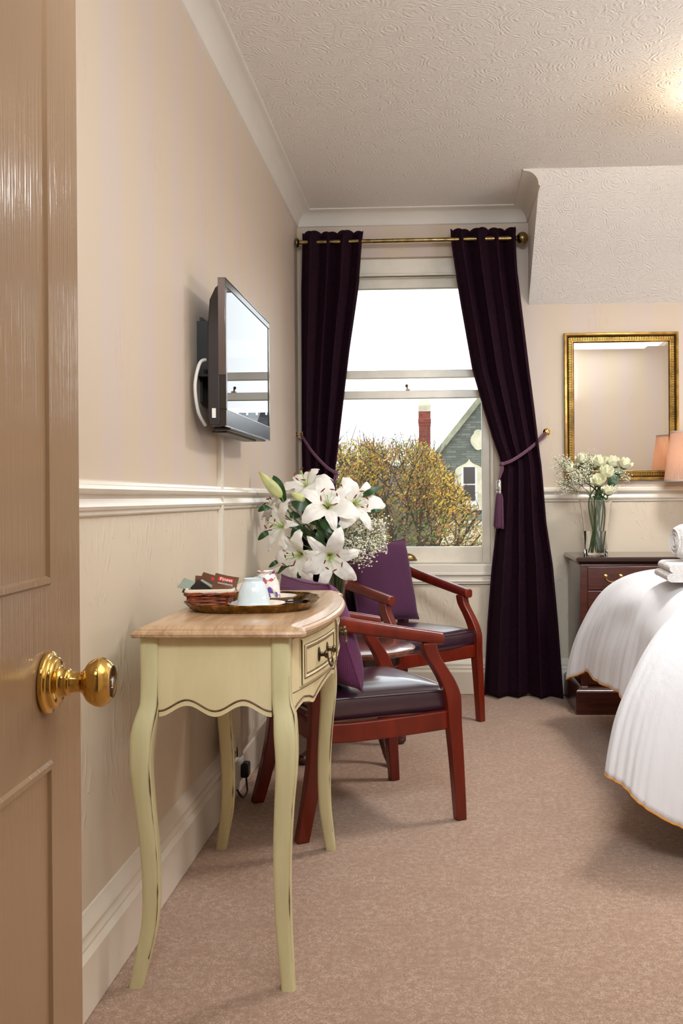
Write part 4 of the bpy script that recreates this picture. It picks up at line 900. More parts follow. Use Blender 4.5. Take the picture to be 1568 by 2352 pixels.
# tiebacks
def tieback(side, label, hk, knot, groupn='cord tiebacks on the curtains'):
    h = thing('tieback_hook', f'brass rosette hook holding the {side} tieback cord on the wall', 'hook', hk, 0, 'brass tieback hooks')
    ax = Matrix.Rotation(R(90), 3, 'X') if side == 'right' else RYp
    MB().lathe([(0, .0), (.012, 0), (.012, .004), (.005, .008), (.005, .030), (.010, .034), (.019, .037), (.020, .041), (.014, .045), (.006, .048), (0, .048)], (0, 0, 0), 24, 0, ax, rip=.04, ripn=10).build('rosette', M['brass'], h)
    tb = thing('tieback', label, 'tieback', knot, 0, groupn)
    h0 = Vector(hk) + (Vector((0, -.03, 0)) if side == 'right' else Vector((.03, -.0, 0))); k0 = Vector(knot)
    for q in (0, 1):
        off = Vector((0, -.004 * q, .009 * (q - .5)))
        a = h0 + off; b = k0 + off * .8
        m1 = a.lerp(b, .35) + Vector((0, -.055, -.022)); m2 = a.lerp(b, .75) + Vector((0, -.035, -.020))
        MB().tube(spline([a, m1, m2, b], 30), .006, 8).build('cord', M['cord'], tb, world=True)
    # back half of the loop round the cloth
    MB().tube(spline([h0, h0.lerp(k0, .5) + Vector((0, .10, -.02)), k0 + Vector((0, .06, 0)), k0], 24), .006, 8).build('cord', M['cord'], tb, world=True)
    MB().ball((0, 0, 0), .014, 10).build('knot', M['cord'], tb)
    dn = Vector((-.018, -.012, 0)); z1 = -.085
    MB().tube(spline([(0, 0, 0), (-.008, -.01, -.04), (dn.x, dn.y, z1)], 12), .005, 8).tube(spline([(0, .004, 0), (.004, -.006, -.03), (dn.x, dn.y, z1)], 12), .004, 8).build('hanging_cord', M['cord'], tb)
    ts = MB().lathe([(0, 0), (.011, -.001), (.012, -.006), (.015, -.008), (.015, -.012), (.0125, -.014), (.014, -.018), (.014, -.055), (.0125, -.060), (.015, -.062), (.015, -.068), (.012, -.070), (.012, -.074), (.015, -.076), (0, -.077)], (dn.x, dn.y, z1), 24).build('collar', M['steel'], tb, ang=30, label='polished silver collar')
    mb = MB(); rnd = random.Random(3)
    for i in range(110):
        a = rnd.uniform(0, 6.283); r0 = .013 * rnd.random() ** .5; r1 = r0 * 2.0 + rnd.uniform(0, .003); ln = .185 + rnd.uniform(-.012, .008)
        mb.tube([(dn.x + r0 * math.cos(a), dn.y + r0 * math.sin(a), z1 - .072), (dn.x + (r0 + .007) * math.cos(a), dn.y + (r0 + .007) * math.sin(a), z1 - .10), (dn.x - .005 + r1 * math.cos(a), dn.y + r1 * math.sin(a), z1 - .072 - ln)], .0016, 4)
    mb.build('fringe', M['cord'], tb)
kn = PY(1153, 1066, 5.325); hkR = PY(1253, 993, FY); tieback('right', 'mauve cord tieback with silver-collared tassel round the right curtain', (hkR.x, FY, hkR.z), kn)
hkL = PX(680, 998, LX); knL = PY(770, 1086, 5.325); tieback('left', 'mauve cord tieback round the left curtain in the corner', (LX, 5.40, PY(680, 998, 5.4).z), knL)

# ============================================================ BED
bedr = thing('bed', 'bed with white cotton cover, amber-stitched hem, along the right side', 'bed', (2.0, 3.85, 0))
MB().box(1.05, 3.2, 3.25, 4.5, .30, .66).build('mattress', M['linen'], bedr, world=True, bevel=.05)
MB().box(1.05, 3.2, 3.25, 4.5, .10, .30).build('bed_base', M['mahogdark'], bedr, world=True, bevel=.01)
for a in (1.1, 3.1):
    for b in (3.32, 4.42): MB().box(a, a + .06, b - .03, b + .03, 0, .10).build('leg', M['mahogdark'], bedr, world=True)
TZ = .772
ctl = [  # T(x,y) , H(x,y,z)
    ((3.2, 4.50), (3.2, 4.75, .30)), ((2.0, 4.52), (2.0, 4.76, .30)), ((1.35, 4.52), (1.25, 4.76, .31)), ((1.13, 4.50), (.98, 4.78, .30)),
    ((1.03, 4.44), (.76, 4.78, .27)), ((.99, 4.38), (.603, 4.68, .235)), ((.975, 4.32), (.640, 4.56, .275)), ((.965, 4.25), (.668, 4.44, .315)), ((.96, 4.15), (.672, 4.27, .305)),
    ((.955, 4.0), (.690, 4.02, .322)), ((.955, 3.85), (.700, 3.84, .330)), ((.955, 3.7), (.715, 3.70, .295)), ((.955, 3.58), (.70, 3.55, .262)), ((.957, 3.48), (.66, 3.36, .262)), ((.965, 3.42), (.58, 3.15, .262)),
    ((.985, 3.36), (.505, 3.0, .258)), ((1.01, 3.31), (.545, 2.94, .237)), ((1.04, 3.28), (.605, 2.90, .190)), ((1.09, 3.25), (.68, 2.87, .150)), ((1.16, 3.23), (.76, 2.86, .130)),
    ((1.3, 3.22), (.95, 2.88, .125)), ((1.6, 3.21), (1.35, 2.92, .13)), ((2.2, 3.2), (2.1, 2.95, .13)), ((3.2, 3.2), (3.2, 2.95, .13))]
NU = 420
Ts = spline([(a[0], a[1], TZ) for a, b in ctl], NU); Hs = spline([b for a, b in ctl], NU)
rows = []; NVd = 46
for j in range(0, 9):
    k = j / 9
    row = []
    for i in range(NU + 1):
        tq = Ts[i]; mxp = Vector((max(1.4, tq.x), 3.85, TZ + .012)); row.append(mxp.lerp(tq, k))
        row[-1].z = TZ + .012 * math.cos(k * 1.57)
    rows.append(row)
for j in range(0, NVd + 1):
    s_ = j / NVd; row = []
    for i in range(NU + 1):
        T, H = Ts[i], Hs[i]; u = i / NU
        C1 = Vector((lerp(T.x, H.x, .62), lerp(T.y, H.y, .62), T.z - .002)); C2 = Vector((lerp(T.x, H.x, .93), lerp(T.y, H.y, .93), lerp(T.z, H.z, .50)))
        p = T * (1 - s_) ** 3 + C1 * 3 * s_ * (1 - s_) ** 2 + C2 * 3 * s_ * s_ * (1 - s_) + H * s_ ** 3
        nrm = Vector((H.x - T.x, H.y - T.y, 0)).normalized()
        # folds growing towards the hem
        w1 = noise.noise(Vector((u * 34, s_ * .7, 2.1))); w2 = noise.noise(Vector((u * 95, s_ * 1.0, 7.7))); w3 = noise.noise(Vector((u * 9 + s_ * 2.4, s_ * 3.2, 4.4)))
        p = p + nrm * (w1 * .020 * s_ ** 1.3 + w2 * .006 * s_ + w3 * .018 * math.sin(math.pi * min(1, s_ * 1.1)))
        row.append(p)
    rows.append(row)
MB().grid(rows[:9] + rows[9 + 1 - 1:]).build('bedcover', M['linen'], bedr, world=True, ang=180, solid=.003)
hem = rows[-1]
MB().tube([p + Vector((0, 0, -.001)) for p in hem], .0030, 6).build('hem_stitching', M['amber'], bedr, world=True, label='amber scalloped hem stitching')
# towels
tw = thing('folded_towel', 'white folded towel lying on the bed at the right edge', 'towel', (1.03, 3.75, TZ + .012), R(-4), 'white towels on the bed')
mb = MB()
def slab(x0, x1, y0, y1, z0, z1, r_):
    n = 10; ring = []
    prof_ = [(x0 + r_ + r_ * math.cos(R(a)), z0 + r_ + (z1 - z0 - 2 * r_) * (1 if a < 180 else 0) + r_ * math.sin(R(a))) for a in list(range(90, 271, 15))]
    prof_ = [(px_, (z0 + z1) / 2 + ((z1 - z0) / 2) * math.sin(R(a))) for a, px_ in [(a, x0 + r_ + r_ * math.cos(R(a))) for a in range(90, 271, 15)]]
    prof_ += [(x1, z0), (x1, z1)]
    rings = []
    for k in range(17):
        y = lerp(y0, y1, k / 16); e = .004 * noise.noise(Vector((k * .4, z0 * 30, 1))); g = .93 if k in (0, 16) else 1
        rings.append([Vector((p[0] + e, y, z0 + (p[1] - z0) * g)) for p in prof_])
    mb.loft(rings)
slab(-.185, .25, -.15, .15, 0, .034, .02); slab(-.175, .25, -.145, .145, .032, .066, .02)
mb.build('terry_layers', M['terry'], tw, ang=60)
tw2 = thing('rolled_towel', 'white rolled towel resting on top of the folded towel', 'towel', (1.065, 3.80, TZ + .012 + .066), R(8), 'white towels on the bed')
mb = MB(); prof_ = []
for k in range(17):
    t_ = k / 16; prof_.append((.074 * (1 - .25 * abs(2 * t_ - 1) ** 6), lerp(-.16, .2, t_)))
mb.lathe([(.0, -.162)] + prof_ + [(0, .2)], (0, 0, .075), 40, 0, RYp, rip=.025, ripn=7)
for f_ in range(3): mb.lathe([(.016 * (f_ + 1) - .005, -.160), (.016 * (f_ + 1), -.168), (.016 * (f_ + 1) + .005, -.160)], (0, 0, .075), 32, 0, RYp, cap=False)
mb.build('terry_roll', M['terry'], tw2, ang=70)

# ============================================================ FLOWERS
def vase_round(name, label, loc, prof_o, wall, wl, n=48, sq=None, rip=0, ripn=0):
    root = thing(name, label, 'vase', loc)
    inner = [(max(r_ - wall, .0001), z) for r_, z in reversed(prof_o) if z > prof_o[0][1] + .012]
    prof_ = [(0, prof_o[0][1])] + prof_o + inner + [(0, inner[-1][1] - .002)]
    m_ = Matrix.Diagonal((1, sq, 1)) if sq else None
    g = MB().lathe(prof_, (0, 0, 0), n, 0, m_, rip=rip, ripn=ripn).build('glass_body', M['vglass'], root, ang=60)
    wp_ = [(q - .0006, z) for q, z in reversed(inner) if z <= wl]
    wp_ = [(0, wp_[0][1])] + wp_ + [(wp_[-1][0], wl), (0, wl)]
    MB().lathe(wp_, (0, 0, 0), n, 0, m_, rip=rip, ripn=ripn).build('water', M['water'], root, ang=60)
    return root
VX, VY, VZ = PY(773, 1300, 4.12).x, 4.12, .466
vh = PY(773, 1296, VY).z - VZ
sc_ = VY / F
vase_round('flower_vase', 'tall flared clear glass vase of lilies on the side table behind the console', (VX, VY, VZ), [(.046, 0), (.047, .015), (.036, .06), (.031, .12), (.034, vh - .13), (.041, vh - .09), (.052, vh - .05), (.064, vh - .02), (.077, vh)], .004, .17)
from math import sin, cos, pi
def basis(d):
    d = Vector(d).normalized(); a = d.cross(Vector((0, 0, 1)));
    if a.length < .05: a = d.cross(Vector((1, 0, 0)))
    a.normalize(); b = a.cross(d); return Matrix((a, b, d)).transposed()
def lily(c, d, Rr, label, seed, stained=False, open_=1.0, leaves=(), stem=True):
    rnd = random.Random(seed); c = Vector(c); B = basis(d); B = B @ Matrix.Rotation(rnd.uniform(0, 1.0), 3, 'Z')
    root = thing('lily', label, 'flower', c, 0, 'white lilies in the glass vase'); mt = M['lilys'] if stained else M['lily']
    for k in range(6):
        a = k * pi / 3 + rnd.uniform(-.06, .06); inner = k % 2; W = Rr * (.66 if inner else .42) * rnd.uniform(.92, 1.08); Lp = Rr * rnd.uniform(1.05, 1.28)
        curl = rnd.uniform(.35, .95) * (1 if not inner else .85); rows = []
        tw_ = rnd.uniform(-.12, .12)
        for j in range(17):
            s_ = j / 16; r_ = Lp * (.04 + .96 * s_ ** .95) * (1 - .10 * max(0, s_ - .8) * 5 * curl)
            h = Rr * (.44 * sin(pi * .62 * s_ ** .8) * open_ - curl * .62 * max(0, s_ - .45) ** 1.6 * 1.6) + (0 if inner else -.004)
            w_ = W * .5 * (sin(pi * min(1, (.06 + .94 * s_) ** .85)) ** .75) * (1 - .15 * s_)
            if s_ >= .999: w_ = .0008
            row = []
            for i in range(9):
                u = (i - 4) / 4; y = u * w_; cup = abs(u) ** 2 * w_ * (.30 - .65 * s_) + .05 * w_ * cos(u * pi) ; ruf = .0062 * (abs(u) ** 2) * sin(s_ * 19 + seed + k * 2.1 + u) * s_
                mid = -.0028 * (1 if abs(u) < .1 else 0)
                ang = a + tw_ * s_
                row.append(B @ Vector((r_ * cos(ang) - y * sin(ang), r_ * sin(ang) + y * cos(ang), h + cup + ruf + mid)))
            rows.append(row)
        MB().grid(rows).build('petal', mt, root, ang=180)
    for k in range(6):
        a = k * pi / 3 + .5; rr = Rr * rnd.uniform(.22, .36); hh = Rr * rnd.uniform(.58, .80)
        tip = B @ Vector((rr * cos(a), rr * sin(a), hh))
        s1_ = MB().tube(spline([(0, 0, 0), B @ Vector((rr * .35 * cos(a), rr * .35 * sin(a), hh * .5)), tip], 8), .0011, 5).build('stamen', M['pistil'], root)
        td = B @ Vector((cos(a + 1.57), sin(a + 1.57), .5)); td.normalize()
        MB().tube([tip - td * Rr * .10, tip - td * Rr * .05, tip, tip + td * Rr * .05, tip + td * Rr * .10], [.0010, .0027, .0031, .0027, .0010], 6).build('anther', M['anther'], s1_)
    MB().tube(spline([(0, 0, 0), B @ Vector((0, 0, Rr * .4)), B @ Vector((Rr * .06, 0, Rr * .74))], 8), .0018, 6).ball(B @ Vector((Rr * .06, 0, Rr * .75)), .0042, 6).build('pistil', M['pistil'], root)
    if stem:
        tgt = Vector((VX + rnd.uniform(-.02, .02), VY + rnd.uniform(-.02, .02), VZ + .015)) - c; neck = Vector((VX + rnd.uniform(-.03, .03), VY + rnd.uniform(-.03, .03), VZ + vh - .03)) - c
        p1 = -(B @ Vector((0, 0, Rr * .5))); MB().tube(spline([(0, 0, 0), p1, p1.lerp(neck, .5) + Vector((0, .01, .01)), neck, tgt], 36), .0035, 7).build('stem', M['stem'], root)
    return root
def P(px, py, Y): return PY(px, py, Y)
lil = [(752, 1165, 4.02, (.18, -1, .55), .118, 'large white lily facing forward in the upper middle of the vase', 0), (812, 1158, 4.08, (.55, -1, .20), .108, 'white lily at the upper right beside the window view', 0),
       (706, 1122, 4.16, (-.25, -.55, .9), .105, 'white lily opening upwards at the top left of the bunch', 0), (652, 1210, 4.06, (-.9, -.8, .25), .100, 'white lily facing left over the wall rail', 1),
       (692, 1272, 4.00, (-.65, -1, -.30), .108, 'pollen-stained white lily at the lower left of the bunch', 1), (757, 1276, 3.98, (.22, -1, -.28), .112, 'pollen-stained white lily hanging lowest, in front of the vase rim', 1),
       (640, 1175, 4.18, (-.8, .2, .5), .085, 'white lily seen from behind at the far left', 0), (868, 1238, 4.20, (.9, .2, .1), .070, 'white lily half hidden behind the baby breath on the right', 0), (716, 1196, 4.16, (-.2, -.2, -.8), .070, 'drooping white lily in the middle behind the others', 0)]
for i, (px, py, Y, d, r_, lab, st) in enumerate(lil): lily(P(px, py, Y), d, r_ * 1.07, lab, 11 + i * 3, bool(st), 1.0)
def bud(a, b, r_, label, seed):
    a, b = Vector(a), Vector(b); root = thing('lily_bud', label, 'flower bud', a, 0, 'lily buds in the glass vase'); ax = b - a; B = basis(ax); ln = ax.length
    rings = []
    for j in range(15):
        s_ = j / 14; rr = r_ * (sin(pi * s_ ** .75) ** .8 if 0 < s_ < 1 else .05) * (1 - .25 * s_) + .002
        rings.append([B @ Vector((rr * (1 + .10 * cos(3 * t_)) * cos(t_ + s_ * .4), rr * (1 + .10 * cos(3 * t_)) * sin(t_ + s_ * .4), s_ * ln)) for t_ in [2 * pi * q / 24 for q in range(24)]])
    MB().loft(rings).build('bud', M['bud'], root, ang=60)
    neck = Vector((VX - .02, VY, VZ + vh)) - a; tgt = Vector((VX, VY + .01, VZ + .02)) - a
    MB().tube(spline([(0, 0, 0), Vector((.03, -.005, -.06)), neck.lerp(Vector((0, 0, 0)), .4), neck, tgt], 30), .0035, 7).build('stem', M['stem'], root)
bud(P(647, 1143, 4.06), P(595, 1083, 4.04), .024, 'long cream lily bud pointing up and left', 1)
bud(P(700, 1150, 4.0), P(667, 1131, 3.97), .017, 'small green-yellow lily bud among the blooms', 2)
def leafblade(a, mid, b, w_, parent=None):
    pts = spline([a, mid, b], 14); rows = []
    d = (Vector(b) - Vector(a)).normalized(); view = Vector((0, -1, .25)); sd = d.cross(view).normalized()
    for j, p in enumerate(pts):
        s_ = j / 14; ww = w_ * sin(pi * (.04 + .94 * s_)) ** .9; rows.append([p + sd * ww * u + Vector((0, -.12 * ww * abs(u), -.25 * ww * abs(u))) for u in (-1, -.5, 0, .5, 1)])
    return rows
LV = [((655, 1155), (640, 1115), (628, 1092), .022), ((720, 1165), (690, 1160), (668, 1152), .020), ((828, 1140), (850, 1128), (878, 1116), .014), ((735, 1195), (760, 1205), (793, 1227), .026), ((620, 1166), (606, 1164), (592, 1174), .013),
      ((625, 1218), (606, 1226), (592, 1240), .013), ((695, 1195), (710, 1185), (735, 1205), .024), ((700, 1210), (680, 1215), (668, 1240), .018), ((684, 1290), (674, 1305), (668, 1318), .014), ((688, 1300), (686, 1320), (688, 1340), .010),
      ((845, 1176), (860, 1172), (880, 1171), .008), ((645, 1285), (630, 1292), (617, 1303), .010), ((665, 1182), (672, 1180), (690, 1186), .016), ((712, 1180), (716, 1160), (700, 1130), .016), ((745, 1190), (735, 1230), (738, 1255), .020), ((668, 1296), (652, 1300), (637, 1318), .010)]
for i, (a, m_, b, w_) in enumerate(LV):
    Y = 4.08 if i not in (1, 3) else 3.99
    pa, pm, pb = P(*a, Y), P(*m_, Y - .02), P(*b, Y - .01)
    rt_ = thing('lily_leaf_stem', ['dark green lily leaf stalk rising left of the blooms', 'dark green leaf stalk under the small bud', 'green leaf stalk pointing right in front of the window', 'broad dark green leaf stalk under the large middle lily', 'green leaf stalk tip at the far left', 'lower green leaf stalk tip at the far left'][i] if i < 6 else 'dark green leaf stalk tucked among the lilies', 'foliage', pa, 0, 'leaf stalks among the lilies')
    MB().grid(leafblade(pa, pm, pb, w_)).build('leaf', M['leaf'], rt_, world=True, ang=180)
    neck = Vector((VX + .02 * math.sin(i * 2.1), VY + .02 * math.cos(i * 1.7), VZ + vh))
    MB().tube(spline([pa, pa.lerp(neck, .5) + Vector((0, .02, .01)), neck, (VX + .015 * math.sin(i * 1.3), VY + .015 * math.cos(i * 2.3), VZ + .012 + .005 * (i % 4))], 20), .0022, 6).build('stalk', M['stem'], rt_, world=True)
def gyp(name_lab, center, rad, nb, base, seed, br, group, foot):
    rnd = random.Random(seed); c = Vector(center); base = Vector(base); foot = Vector(foot)
    root = thing('gypsophila_spray', name_lab, 'flower spray', foot, 0, group)
    mb = MB(); ms = MB(); ms.tube(spline([foot, base, base.lerp(c, .6)], 12), .0015, 5)
    clus = [c + Vector((rnd.gauss(0, .5) * rad[0], rnd.gauss(0, .5) * rad[1], rnd.gauss(0, .5) * rad[2])) for _ in range(max(6, nb // 14))]
    for q in clus: 
        j = base.lerp(c, rnd.uniform(.5, .9)); ms.tube([j, j.lerp(q, .5) + Vector((0, 0, .006)), q], .0007, 4)
    for i in range(nb):
        q = rnd.choice(clus) + Vector((rnd.gauss(0, .013), rnd.gauss(0, .013), rnd.gauss(0, .013)))
        rr = br * rnd.uniform(.6, 1.25); mb.ball(q, rr, 4, sq=(1, 1, .8))
        if i % 2 == 0: ms.tube([rnd.choice(clus) if i % 6 == 0 else min(clus, key=lambda z: (z - q).length), q], .0005, 3)
    ms.build('stalks', M['gypstem'], root, world=True, smooth=False)
    tag(mb.build('blossoms', M['gyp'], root, world=True), kind='stuff')
GV = 'gypsophila sprays with the lilies'
nk = (VX + .03, VY, VZ + vh); ft = (VX + .005, VY, VZ + .02)
gyp('baby breath spray spilling over the right vase rim', P(850, 1250, 4.12), (.075, .06, .045), 480, nk, 1, .0038, GV, ft)
gyp('baby breath spray nearest the window pane', P(858, 1205, 4.16), (.055, .05, .055), 380, nk, 2, .0038, GV, ft)
gyp('baby breath spray between the right lilies', P(805, 1225, 4.14), (.05, .05, .05), 340, nk, 3, .0038, GV, ft)
gyp('baby breath spray hanging lowest over the vase mouth', P(815, 1275, 4.06), (.05, .04, .035), 190, nk, 4, .0036, GV, ft)
# roses on the chest of drawers
WX, WY, WZ = PY(1367, 1200, 5.22).x, 5.22, dtop
wh = PY(1367, 1148, WY).z - WZ
vase_round('rose_vase', 'clear glass vase with roses standing on the chest of drawers', (WX, WY, WZ), [(.058, 0), (.062, .006), (.060, .03), (.064, .12), (.072, .2), (.086, wh)], .006, .125, 48, .8, .035, 4)
def rose(c, r_, d, label, seed):
    rnd = random.Random(seed); c = Vector(c); B = basis(d); root = thing('rose', label, 'flower', c, 0, 'cream roses in the glass vase')
    for ring, (n, rr, hh, lean) in enumerate([(5, 1.08, .95, .5), (5, .82, 1.18, .2), (4, .52, 1.3, .0)]):
        for k in range(n):
            a0 = k * 2 * pi / n + ring * .5 + rnd.uniform(-.1, .1); rows = []
            for j in range(7):
                s_ = j / 6; row = []
                for i in range(7):
                    u = (i - 3) / 3; ww = 2.2 / n * 1.5; a = a0 + u * ww * (sin(pi * (.25 + .6 * s_)) ** .5)
                    q = r_ * rr * (sin(pi * .5 * min(1, s_ * 1.5 + .12)) + lean * max(0, s_ - .6) * 1.2); h = r_ * (hh * 1.5 * s_ - .55) - r_ * .34 * (abs(u) ** 2) * s_
                    row.append(B @ Vector((q * cos(a), q * sin(a), h)))
                rows.append(row)
            MB().grid(rows).build('petal', M['rose'], root, ang=180)
    MB().ball(B @ Vector((0, 0, -r_ * .1)), r_ * .5, 8, sq=(.8, .8, 1.2)).build('heart', M['rose'], root)
    sp = MB().lathe([(0, -r_ * .75), (r_ * .3, -r_ * .68), (r_ * .7, -r_ * .35), (r_ * .55, -r_ * .38)], (0, 0, 0), 10, 0, B, cap=False, rip=.25, ripn=5)
    nk_ = Vector((WX + rnd.uniform(-.05, .05), WY + rnd.uniform(-.02, .02), WZ + wh)) - c; ft_ = Vector((WX + rnd.uniform(-.03, .03), WY + rnd.uniform(-.02, .02), WZ + .012)) - c
    p0 = B @ Vector((0, 0, -r_ * .7)); st = MB().tube(spline([p0, p0 * 2.2, nk_, ft_], 22), .0038, 7).build('stem', M['stem'], root)
    sp.build('calyx', M['stem'], root)
rs = [(1377, 1064, 5.16, .032, (-.1, -.5, 1), 'cream rose standing tallest in the middle of the rose vase'), (1406, 1066, 5.20, .033, (.1, -.3, 1), 'cream rose at the top right beside the tallest one'), (1433, 1069, 5.17, .031, (.35, -.4, 1), 'cream rose furthest to the right'),
      (1392, 1088, 5.13, .033, (.1, -.6, .9), 'cream rose in the centre below the two top ones'), (1375, 1107, 5.11, .031, (-.25, -.7, .8), 'cream rose low in the centre-left of the vase'), (1396, 1131, 5.11, .026, (.15, -.4, 1), 'small cream rose hanging lowest by the vase rim'),
      (1309, 1077, 5.18, .028, (-.5, -.5, .8), 'cream rose buried in the baby breath at the far left'), (1338, 1058, 5.24, .030, (-.2, -.3, 1), 'cream rose at the upper left half hidden by baby breath'), (1418, 1084, 5.22, .024, (.3, -.2, 1), 'small cream rose behind the right-hand blooms'), (1356, 1062, 5.28, .026, (0, -.2, 1), 'cream rose behind the tallest one')]
for i, (px, py, Y, r_, d, lab) in enumerate(rs): rose(P(px, py, Y), r_, d, lab, 40 + i)
GR = 'gypsophila sprays with the roses'; nk = (WX - .02, WY, WZ + wh); ft = (WX, WY, WZ + .015)
for i, (px, py, Y, rad, nb, lab) in enumerate([(1290, 1070, 5.2, (.05, .04, .045), 300, 'baby breath spray at the far left of the roses'), (1325, 1100, 5.14, (.05, .04, .05), 420, 'dense baby breath spray left of the low roses'), (1350, 1048, 5.24, (.05, .03, .02), 110, 'baby breath spray rising against the mirror'),
        (1298, 1115, 5.18, (.05, .04, .035), 280, 'baby breath spray drooping towards the curtain'), (1350, 1085, 5.16, (.035, .03, .04), 280, 'baby breath spray in the centre of the roses'), (1436, 1096, 5.16, (.03, .03, .025), 90, 'baby breath spray right of the roses'), (1408, 1123, 5.14, (.03, .03, .02), 60, 'small baby breath spray by the lowest rose')]):
    gyp(lab, P(px, py, Y), rad, nb, nk, 70 + i, .0029, GR, ft)
for i, (a, m_, b, w_) in enumerate([((1398, 1120), (1405, 1105), (1412, 1088), .022), ((1380, 1150), (1372, 1142), (1362, 1140), .016), ((1400, 1110), (1415, 1098), (1425, 1092), .014)]):
    pa, pm, pb = P(*a, 5.19), P(*m_, 5.18), P(*b, 5.19); lf = thing('rose_leaf_stem', 'dark green rose leaf stalk tucked among the cream roses', 'foliage', pa, 0, 'rose leaf stalks')
    MB().grid(leafblade(pa, pm, pb, w_)).build('leaf', M['leaf'], lf, world=True, ang=180)
    MB().tube(spline([pa, (WX + .01, WY, WZ + wh), (WX + .005 * i, WY, WZ + .02)], 12), .002, 6).build('stalk', M['stem'], lf, world=True)

# ============================================================ OUTSIDE
GZ = -3.6
tag(MB().box(-45, 45, 6.5, 95, GZ - .2, GZ).build('garden_ground', M['ground'], smooth=False), kind='structure')
def O(px, py, Y): return PY(px, py, Y)
HY = 40.0
hs = thing('stone_house', 'grey stone house with steep gable and cream ogee window seen through the window', 'building', (O(1120, 1142, HY).x, HY, GZ))
pk = O(1124, 893, HY); ev = O(985, 1068, HY); hwid = pk.x - ev.x
xl, xr = ev.x, 2 * pk.x - ev.x
poly = [(xl, GZ), (xr, GZ), (xr, ev.z), (pk.x, pk.z), (xl, ev.z)]
MB().prism(poly, lambda p, t_: Vector((p[0], HY if t_ == 0 else HY + 8, p[1]))).build('gable_wall', M['stone'], hs, world=True, smooth=False)
MB().box(pk.x, 22, HY + 3, HY + 10, GZ, 2.6).build('main_wall', M['stone'], hs, world=True, smooth=False)
rk = (Vector((pk.x, 0, pk.z)) - Vector((ev.x, 0, ev.z))).normalized(); nrm = Vector((-rk.z, 0, rk.x))
for s_ in (-1, 1):
    def side(p): return Vector((pk.x + (p.x - pk.x) * (-s_), p.y, p.z))
    a = Vector((ev.x, 0, ev.z)) - rk * .5; b = Vector((pk.x, 0, pk.z)) + rk * .0
    q = [a - nrm * .06, b - nrm * .06 , Vector((pk.x, 0, pk.z + .26)), a + nrm * .14]
    vs = [side(Vector((p.x, y_, p.z))) for y_ in (HY - .18, HY + .25) for p in q]
    MB().add(vs, [(0, 1, 2, 3), (7, 6, 5, 4), (0, 4, 5, 1), (1, 5, 6, 2), (2, 6, 7, 3), (3, 7, 4, 0)]).build('gable_coping', M['coping'], hs, world=True, smooth=False)
    vs = [side(Vector((p.x, y_, p.z))) for y_ in (HY + .2, HY + 8.2) for p in [a + nrm * .02, Vector((pk.x, 0, pk.z + .05)), Vector((pk.x, 0, pk.z + .16)), a + nrm * .12]]
    MB().add(vs, [(0, 1, 2, 3), (7, 6, 5, 4), (0, 4, 5, 1), (1, 5, 6, 2), (2, 6, 7, 3), (3, 7, 4, 0)]).build('roof_slope', M['slate'], hs, world=True, smooth=False)
RZ_ = 5.05
MB().prism([(HY + 2.6, 2.3), (HY + 10.4, 2.3), (HY + 6.5, RZ_)], lambda p, t_: Vector((pk.x + 1.0 if t_ == 0 else 22, p[0], p[1]))).build('main_roof', M['slate'], hs, world=True, smooth=False)
mb = MB(); k = pk.x + 1.0
while k < 21: mb.box(k, k + .34, HY + 6.42, HY + 6.58, RZ_ - .08, RZ_ + .16); mb.box(k + .34, k + .46, HY + 6.42, HY + 6.58, RZ_ - .08, RZ_ + .04); k += .46
mb.build('ridge_tiles', M['slate'], hs, world=True, smooth=False)
# ogee window
def ogee(xc, hw, z0, zs, zt, n=12):
    pts = [(xc - hw, z0), (xc + hw, z0), (xc + hw, zs)]
    for i in range(1, n + 1):
        t_ = i / n; x = hw * (1 - t_); e = (zt - zs) * (1 - (1 - t_) ** 2) ** .5 * .62 + (zt - zs) * .38 * t_ ** 6; pts.append((xc + x, zs + e))
    for i in range(n - 1, -1, -1):
        t_ = i / n; x = hw * (1 - t_); e = (zt - zs) * (1 - (1 - t_) ** 2) ** .5 * .62 + (zt - zs) * .38 * t_ ** 6; pts.append((xc - x, zs + e))
    return pts
def zo(py): return O(1080, py, HY).z
xc = O(1077, 1100, HY).x; pxm = HY / F
MB().prism(ogee(xc, 33 * pxm, zo(1172), zo(1085), zo(1054)), lambda p, t_: Vector((p[0], HY - (.14 if t_ == 0 else -.1), p[1]))).build('window_surround', M['cstone'], hs, world=True, smooth=False)
wn = MB().prism(ogee(xc, 18 * pxm, zo(1160), zo(1078), zo(1066)), lambda p, t_: Vector((p[0], HY - (.17 if t_ == 0 else 0), p[1]))).build('window', M['whiteprint'], hs, world=True, smooth=False)
iv = inv(hs); 
m_ = MB()
for za, zb in ((1111, 1073), (1150, 1114)):
    m_.box(xc - 13 * pxm, xc + 13 * pxm, HY - .20, HY - .15, zo(za), zo(zb))
m_.v = [iv @ p for p in m_.v]; m_.build('pane', M['darkglass'], wn, smooth=False)
xq = O(1098, 1010, HY).x
mb = MB(); q = []
for i in range(36):
    a = 2 * pi * i / 36; r_ = 19 * pxm * (1 + .12 * abs(cos(2 * a))) * (1.12 if sin(a) > .8 else 1); q.append((xq + r_ * cos(a) * .85, zo(1012) + r_ * sin(a) * 1.05))
MB().prism(q, lambda p, t_: Vector((p[0], HY - (.13 if t_ == 0 else -.1), p[1]))).build('blind_quatrefoil', M['cstone'], hs, world=True, smooth=False)
MB().box(xl + .3, xr, HY - .3, HY + .1, GZ, zo(1200)).box(xl + .2, xr, HY - .38, HY + .1, zo(1206), zo(1196)).build('ground_floor_front', M['cstone'], hs, world=True, smooth=False)
